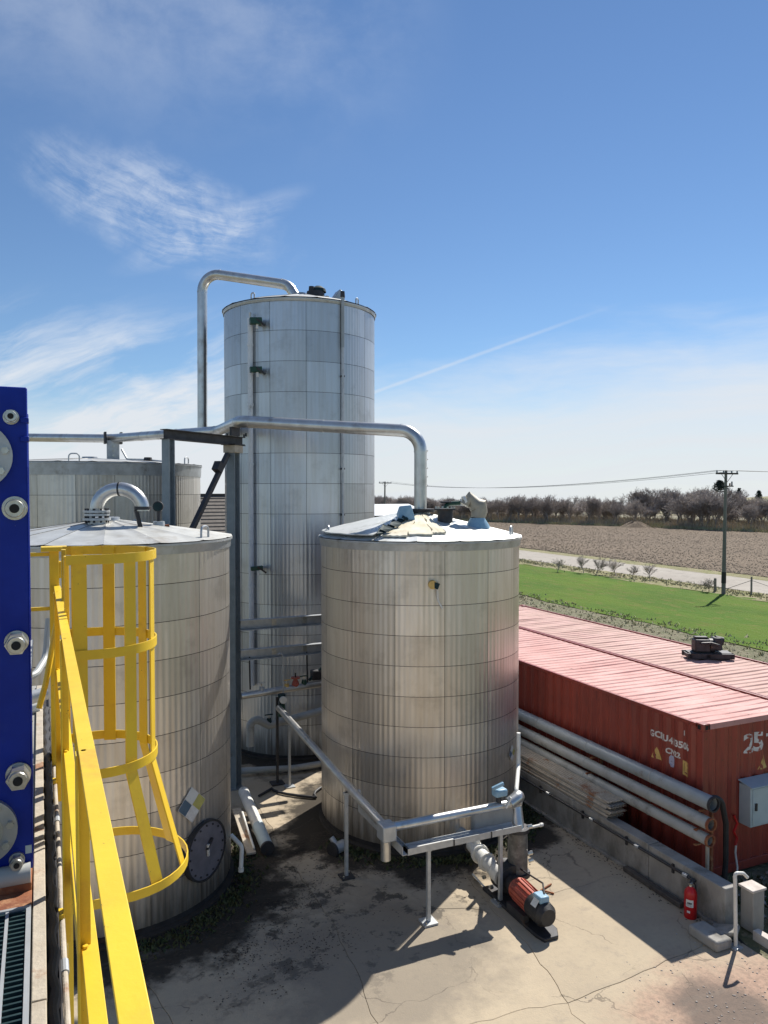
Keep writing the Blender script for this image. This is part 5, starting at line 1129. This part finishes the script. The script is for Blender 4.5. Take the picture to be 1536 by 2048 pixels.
build('brace', MB().tube(fillet([(.10, 5.5, 5.72), (.10, 5.30, 5.62), (.02, 5.2, 5.20), (-.02, 5.2, 5.05)], .1, 4), .018, 8), M['yellow'], t)

# ------------------------------------------------------------------ utility poles, wires, fence
def pole(x, y, ht, label, r=.15, arm2=True, sleeve=True):
    z0 = float(h(x)); t = thing('utility_pole', label, 'utility pole', (x, y, z0), 'utility poles along the road')
    build('shaft', MB().frus((x, y, z0-.3), (x+.10, y, z0+ht), r, r*.62, 14), M['wood_pole'], t)
    if sleeve: build('dark_sleeve', MB().frus((x+.008, y, z0+.75), (x+.02, y, z0+1.55), r*1.10, r*1.07, 14), M['rubber'], t)
    tx = x+.10
    c = build('cross_arm', MB().box(tx-1.05, tx+1.05, y-.10-.05, y-.05, z0+ht-.30, z0+ht-.18), M['wood_dark'], t)
    for k in (-.98, -.35, .45, .98): build('insulator', MB().frus((tx+k, y-.10, z0+ht-.18), (tx+k, y-.10, z0+ht-.02), .055, .04, 8), M['steel_grey'], c)
    for k in (-.55, .55): build('arm_brace', MB().beam((tx+k, y-.11, z0+ht-.28), (tx, y-.11, z0+ht-.85), .035, .02), M['wood_dark'], t)
    if arm2:
        build('lower_arm', MB().box(tx-.25, tx+.62, y-.13, y-.03, z0+ht-1.18, z0+ht-1.10), M['wood_dark'], t)
        build('cutout', MB().frus((tx+.5, y-.08, z0+ht-1.10), (tx+.5, y-.08, z0+ht-.80), .06, .05, 8), M['steel_grey'], t); build('lightning_arrester', MB().frus((tx+.30, y-.08, z0+ht-1.10), (tx+.30, y-.08, z0+ht-.92), .05, .05, 8), M['rust'], t)
    return Vector((tx, y-.10, z0+ht-.02))
pA = pole(44.46, 40.05, 8.8, 'weathered utility pole with a black sleeve, standing on the green lawn edge')
pB = pole(49.0, 109.4, 8.8, 'distant utility pole seen just right of the tallest tank', .17, False, False)
for k, lab in ((-.98, 'left wire'), (-.35, 'second wire'), (.98, 'right wire')):
    a, b = pA+Vector((k, 0, 0)), pB+Vector((k, 0, 0)); pts = []
    for i in range(25): f = i/24; q = a.lerp(b, f); q.z -= 4*1.1*f*(1-f); pts.append(q)
    tag(build('power_line', MB().tube(pts, .013, 5), M['wire'], None, smooth=60), 'thin sagging ' + lab + ' between the two utility poles', 'power line', 'power lines')
    e = a+Vector((11, -38, .6)); pts = []
    for i in range(17): f = i/16; q = a.lerp(e, f); q.z -= 4*.7*f*(1-f); pts.append(q)
    tag(build('power_line', MB().tube(pts, .013, 5), M['wire'], None, smooth=60), 'thin ' + lab + ' leaving the near pole to the right', 'power line', 'power lines')
def fence_post(x, y, ht, label, r=.07):
    z0 = float(h(x)); t = thing('fence_post', label, 'fence post', (x, y, z0), 'wooden fence posts'); build('shaft', MB().frus((x, y, z0-.2), (x, y, z0+ht), r, r*.9, 8), M['wood_pole'], t); build('cap', MB().frus((x, y, z0+ht), (x, y, z0+ht+.03), r*.95, r*.4, 8), M['wood_dark'], t)
fence_post(44.9, 41.2, .95, 'short post left of the utility pole foot', .10); fence_post(46.0, 39.0, 1.25, 'tall post right of the utility pole foot')
t = thing('guy_wire', 'slack brace wires at the tall post beside the road', 'wire', (46, 39, -1)); z0 = -.97
build('wire', MB().tube([(44.6, 40.2, z0+.25), (46.0, 39.0, z0+1.0)], .018, 5), M['wire'], t); build('wire', MB().tube([(46.0, 39.0, z0+1.0), (47.3, 36.2, z0+.1)], .018, 5), M['wire'], t)

# ------------------------------------------------------------------ bare trees and shrubs
def skeleton(seed, ht, levels=5, spread=.55, trunk=.16, first=.25, nb=(3, 4)):
    q = random.Random(seed); segs = []
    def grow(p, d, L, r, lv):
        n_ = 3 if lv < 2 else 2; a = p
        for k in range(n_):
            d = (d + Vector((q.gauss(0, .10), q.gauss(0, .10), q.gauss(.04, .06)))).normalized(); b = a + d*(L/n_); r1 = r*(1-.22/n_)
            segs.append((a, b, r, r1, lv)); a, r = b, r1
            if lv < levels and k >= (1 if lv == 0 else 0):
                for _ in range(q.randint(*nb) - (1 if lv > 2 else 0) - (1 if k < n_-1 else 0)):
                    e = Vector((q.gauss(0, 1), q.gauss(0, 1), q.gauss(.25, .5))).normalized(); nd = (d*(1-spread) + e*spread).normalized()
                    grow(a, nd, L*q.uniform(.52, .78), r*q.uniform(.5, .68), lv+1)
    grow(Vector((0, 0, -.2)), Vector((0, 0, 1)), ht*.42, trunk, 0)
    zmax = max(s[1].z for s in segs); k = ht/zmax
    return [(a*k, b*k, max(r0, .0), r1, lv) for a, b, r0, r1, lv in segs]
def seg_mesh(segs, rmin, n=3):
    V, F = [], []
    for a, b, r0, r1, lv in segs:
        d = (b-a).normalized(); X = d.orthogonal().normalized(); Y = d.cross(X); k = len(V); r0, r1 = max(r0, rmin), max(r1, rmin*.7)
        for p, r in ((a, r0), (b, r1)):
            for i in range(n): w_ = 2*PI*i/n; V.append(p + X*(r*math.cos(w_)) + Y*(r*math.sin(w_)))
        for i in range(n): F.append((k+i, k+(i+1) % n, k+n+(i+1) % n, k+n+i))
    return np.array([tuple(v_) for v_ in V]), np.array(F)
def tree_proto(seed, ht, rmin=.028, **kw):
    sg = skeleton(seed, ht, **kw); lo = [s for s in sg if s[4] <= 1]; hi = [s for s in sg if s[4] > 1]
    return seg_mesh(lo, rmin*1.5, 5), seg_mesh(hi, rmin)
protos = [tree_proto(s_, 9.0, levels=5, spread=sp, trunk=.17, nb=nb) for s_, sp, nb in ((1, .42, (3, 3)), (2, .52, (3, 3)), (3, .36, (3, 3)), (4, .55, (2, 4)), (5, .46, (3, 4)))]
pm = []
for k, ((v0, f0), (v1, f1)) in enumerate(protos):
    a = raw('trunk', v0, f0, M['bark']); b = raw('crown', v1, f1, M['twig']); pm.append((a.data, b.data)); bpy.data.objects.remove(a); bpy.data.objects.remove(b)
kinds = ['slim bare tree', 'broad bare tree', 'upright bare tree', 'open bare tree', 'dense bare tree']
rs = random.Random(21); ntree = 0
used = set()
def plant(x, y, s, k, size, where):
    t = thing('bare_tree', size + ' ' + kinds[k] + ' ' + where, 'tree', (x, y, float(h(x))-.1), 'bare trees beyond the field')
    for nm, me in zip(('trunk', 'crown'), pm[k]): o = bpy.data.objects.new(nm, me); C.collection.objects.link(o); o.parent = t
    t.rotation_euler = (0, 0, rs.uniform(0, 6.28)); t.scale = (s*rs.uniform(.9, 1.25), s*rs.uniform(.9, 1.25), s)
def vis_u(x, y):
    d = x*math.sin(YAW)+y*math.cos(YAW); return 768 + 1538*(x*math.cos(YAW)-y*math.sin(YAW))/d
cnt = 0
while cnt < 150:
    y = rs.uniform(60, 300); off = abs(rs.gauss(0, 1))*16+1.5; x = float(xfar(y))+off; u = vis_u(x, y)
    if not 730 < u < 1600 or 1240 < u < 1262: continue
    s = rs.uniform(.66, 1.0)*(1.22 if 1270 < u < 1480 else .86 if u < 1010 else .95)
    zone = next(z_ for lim, z_ in ((800, 'near the distant utility pole'), (850, 'behind the falling overhead pipe'), (920, 'above the black drum vent'), (985, 'above the tan vent hood'), (1060, 'above the middle tank right rim'), (1130, 'above the leftmost roadside shrubs'), (1200, 'above the forked roadside shrub'), (1262, 'beside the gap in the wood'), (1310, 'behind the earth heap'), (1370, 'just right of the earth heap'), (1430, 'left of the near utility pole'), (1480, 'right behind the near utility pole'), (1700, 'right of the near utility pole')) if u < lim)
    size = 'low' if s < .72 else 'tall' if s > .98 else 'middling'; row = 'at the field edge' if off < 10 else 'second row' if off < 24 else 'far back'
    ks = list(range(5)); rs.shuffle(ks); k = next((q for q in ks if (q, size, zone, row) not in used), ks[0]); used.add((k, size, zone, row))
    plant(x, y, s, k, size, row + ' ' + zone); cnt += 1
# the wood behind them reads as one mass
Vs, Fs = [], []; base = 0; n_w = 170; src = [seg_mesh([s for s in skeleton(31+k, 9, levels=4, spread=.5, trunk=.17, nb=(3, 4))], .045) for k in range(3)]
while n_w:
    y = rs.uniform(40, 420); x = float(xfar(min(y, 330)))+rs.uniform(14, 95) - (max(0, y-330)*.4); u = vis_u(x, y)
    if not 650 < u < 1750 or 1236 < u < 1266 or (u > 1266 and rs.random() < .5): continue
    v0, f0 = src[rs.randrange(3)]; th = rs.uniform(0, 6.28); s = rs.uniform(.55, .85)*(.86 if u < 1020 else .9); c_, s_ = math.cos(th)*s*1.3, math.sin(th)*s*1.3
    V = np.stack([v0[:, 0]*c_-v0[:, 1]*s_+x, v0[:, 0]*s_+v0[:, 1]*c_+y, v0[:, 2]*s+float(h(x))-.2], -1); Vs.append(V); Fs.append(f0+base); base += len(V); n_w -= 1
raw('woodland', np.concatenate(Vs), np.concatenate(Fs), M['twig'], 'stuff')
n = 22000; y = np.random.uniform(30, 330, n); x = xfar(y)+np.abs(np.random.normal(0, 1, n))*26; blades(n, x, y, h(x)-.1, np.random.uniform(.7, 2.6, n), .16, M['brush'], 'underbrush', 5, .5)
n = 2600; y = np.random.uniform(60, 230, n); x = xfar(y)+np.random.normal(0, 1.2, n); blades(n, x, y, h(x)-.05, 1.0, .10, M['straw'], 'dry_grass_edge', 4)
# shrubs along the road
sp = [seg_mesh([s for s in skeleton(60+k, 1.7, levels=3, spread=.42, trunk=.035, first=.1, nb=(3, 4))], .010) for k in range(2)]
sdat = []
for v0, f0 in sp: a = raw('stems', v0, f0, M['twig']); sdat.append(a.data); bpy.data.objects.remove(a)
for k, (x, y, s, lab) in enumerate(((43.9, 54.9, .9, 'dark low bare shrub at the left end of the lawn border'), (44.3, 53.6, 1.0, 'upright bare shrub beside the road, second from the middle tank'), (45.0, 51.9, 1.15, 'tall forked bare shrub on the roadside'), (45.6, 50.6, .75, 'small bare shrub between two taller ones on the roadside'), (45.9, 48.8, .95, 'low spreading bare shrub, right of the forked one'), (44.3, 41.3, .8, 'bare shrub at the foot of the utility pole'), (42.2, 56.5, .8, 'bare shrub nearest the middle tank rim on the lawn border'))):
    t = thing('bare_shrub', lab, 'shrub', (x, y, float(h(x))-.02), 'bare shrubs by the road')
    for q in range(1): o = inst('stems', sdat[(k+q) % 2], t, (rs.uniform(-.25, .25), rs.uniform(-.25, .25), 0), rs.uniform(0, 6), (s*1.3, s*1.3, s*rs.uniform(.7, 1.1)))
# conifers
def conifer(x, y, z0, ht, label, r=1.6, bare=.35):
    t = thing('conifer', label, 'tree', (x, y, z0), 'dark conifers on the skyline')
    build('trunk', MB().frus((x, y, z0-.3), (x, y, z0+ht*.95), .22, .05, 7), M['bark'], t)
    q = random.Random(int(x)); V = []; 
    for k in range(900):
        f = q.random()**.8; zz = z0 + ht*(bare+(1-bare)*f); rad = r*(1-f)**.7*math.sqrt(q.random())+.1; a = q.uniform(0, 6.28); c_ = Vector((x+rad*math.cos(a), y+rad*math.sin(a), zz)); s_ = q.uniform(.18, .42)
        for w_ in range(3): V.append(c_ + Vector((q.gauss(0, s_), q.gauss(0, s_), q.gauss(0, s_*.5))))
    raw('crown', np.array([tuple(v_-t.location) for v_ in V]), np.arange(len(V)).reshape(-1, 3), M['needles'], None, t)
conifer(184, 167.5, -3.3, 12.6, 'flat topped dark pine rising just behind the utility pole', 3.0, .72)
conifer(300, 262, 1.2, 6.2, 'dark conifer on the hill right of the utility pole', 1.8, .1); conifer(306, 256, 1.4, 5.0, 'smaller dark conifer on the hill at the right edge', 1.8, .1); conifer(312, 250, 1.5, 5.8, 'rightmost dark conifer on the hill', 2.2, .1)

# ------------------------------------------------------------------ buildings behind the tanks
t = thing('barn', 'low building with a weathered brown shingle roof between the tanks', 'building', (6.5, 43, 0))
build('wall', MB().box(2.0, 11.5, 40.6, 47.4, 0, 3.6), M['siding'], t)
for k in range(14):
    f0, f1 = k/14, (k+1)/14; y0, y1 = 40.0+4.0*f0, 40.0+4.0*f1; z0, z1 = 3.5+2.62*f0, 3.5+2.62*f1
    build('shingle_course', MB().add([(1.6, y0, z0), (11.9, y0, z0), (11.9, y1+.06, z1+.02), (1.6, y1+.06, z1+.02), (1.6, y0, z0+.05), (11.9, y0, z0+.05), (11.9, y1+.06, z1+.03), (1.6, y1+.06, z1+.03)], [(3, 2, 1, 0), (4, 5, 6, 7), (0, 1, 5, 4), (1, 2, 6, 5), (2, 3, 7, 6), (3, 0, 4, 7)]), M['shingle'], t, smooth=0)
build('ridge_cap', MB().box(1.5, 12.0, 43.9, 44.12, 6.10, 6.22), M['wood_dark'], t); build('rear_roof', MB().add([(1.6, 44.0, 6.1), (11.9, 44.0, 6.1), (11.9, 48, 3.5), (1.6, 48, 3.5)], [(0, 1, 2, 3)]), M['shingle'], t, smooth=0)
t = thing('white_roofed_shed', 'low shed with a bright white roof behind the middle tank', 'shed', (19.5, 43, 0))
build('wall', MB().box(16.0, 21.4, 41.6, 47.6, 0, 4.75), M['siding'], t); build('roof', MB().prism([(41.2, 4.80), (44.6, 5.42), (48.0, 4.80), (48.0, 4.92), (44.6, 5.54), (41.2, 4.92)], 'x', 15.7, 21.7), M['white_roof'], t); build('fascia', MB().box(15.7, 21.7, 41.15, 41.2, 4.66, 4.93), M['wood_dark'], t)

# ------------------------------------------------------------------ debris and weeds on the pad
def ring_scatter(n, cx, cy, r0, sd, a0=0, a1=2*PI):
    a = np.random.uniform(a0, a1, n); r = r0+np.abs(np.random.normal(0, sd, n)); return cx+r*np.cos(a), cy+r*np.sin(a)
n = 420; x, y = ring_scatter(n, 6.84, 13.57, 2.02, .16, -2.9, -.2); blades(n, x, y, np.zeros(n), .08, .03, M['weed'], 'weeds', 4, .9)
n = 300; x, y = ring_scatter(n, .98, 13.17, 2.05, .2, -1.6, .4); blades(n, x, y, np.zeros(n), .07, .03, M['weed'], 'weeds', 4, .9)
def flakes(n, x, y, s, m, name):
    th = np.random.uniform(0, 6.28, n); S = np.random.uniform(.4, 1, n)*s; t_ = np.random.uniform(-.3, .3, (2, n)); V = []
    for k in range(4):
        q = th+k*PI/2; rr_ = S*(1.0 if k % 2 == 0 else .5); X, Y = x+rr_*np.cos(q), y+rr_*np.sin(q); V.append(np.stack([X, Y, .006+np.abs(rr_*np.cos(q)*t_[0]*.6+rr_*np.sin(q)*t_[1]*.6)], -1))
    return raw(name, np.stack(V, 1).reshape(-1, 3), np.arange(n*4).reshape(-1, 4), m, 'stuff')
cl = np.random.normal(0, 1, (60, 2))*[.8, .9] + [3.2, 11.0]; n = 1300; q = np.random.randint(0, 60, n)
flakes(n, cl[q, 0]+np.random.normal(0, .16, n), cl[q, 1]+np.random.normal(0, .16, n), .022, M['litter'], 'leaf_litter')
n = 1800; x, y = ring_scatter(n, 6.84, 13.57, 2.0, .35, -3.1, -.9); flakes(n, x, y, .03, M['litter'], 'leaf_litter')
n = 1500; x, y = ring_scatter(n, .98, 13.17, 2.0, .4, -1.5, .6); flakes(n, x, y, .03, M['litter'], 'leaf_litter')
n = 900; y = np.random.uniform(7.7, 20, n); flakes(n, 9.0-np.abs(np.random.normal(0, .14, n)), y, .03, M['litter'], 'leaf_litter')
n = 420; x = np.random.normal(8.0, .8, n); y = np.random.normal(6.3, .8, n); k = x < 8.95; x, y = x[k], y[k]; rocks(len(x), x, y, np.full(len(x), .002), .004, .022, M['chip'], 'concrete_chips')
n = 500; x = np.random.uniform(9.4, 12, n); y = np.random.uniform(2, 9, n); rocks(n, x, y, np.full(n, .0), .02, .06, M['chip'], 'loose_gravel')
n = 500; x = np.random.uniform(9.45, 12, n); y = np.random.uniform(2, 9, n); blades(n, x, y, np.full(n, -.02), .16, .03, M['weed'], 'weeds', 4, .7)
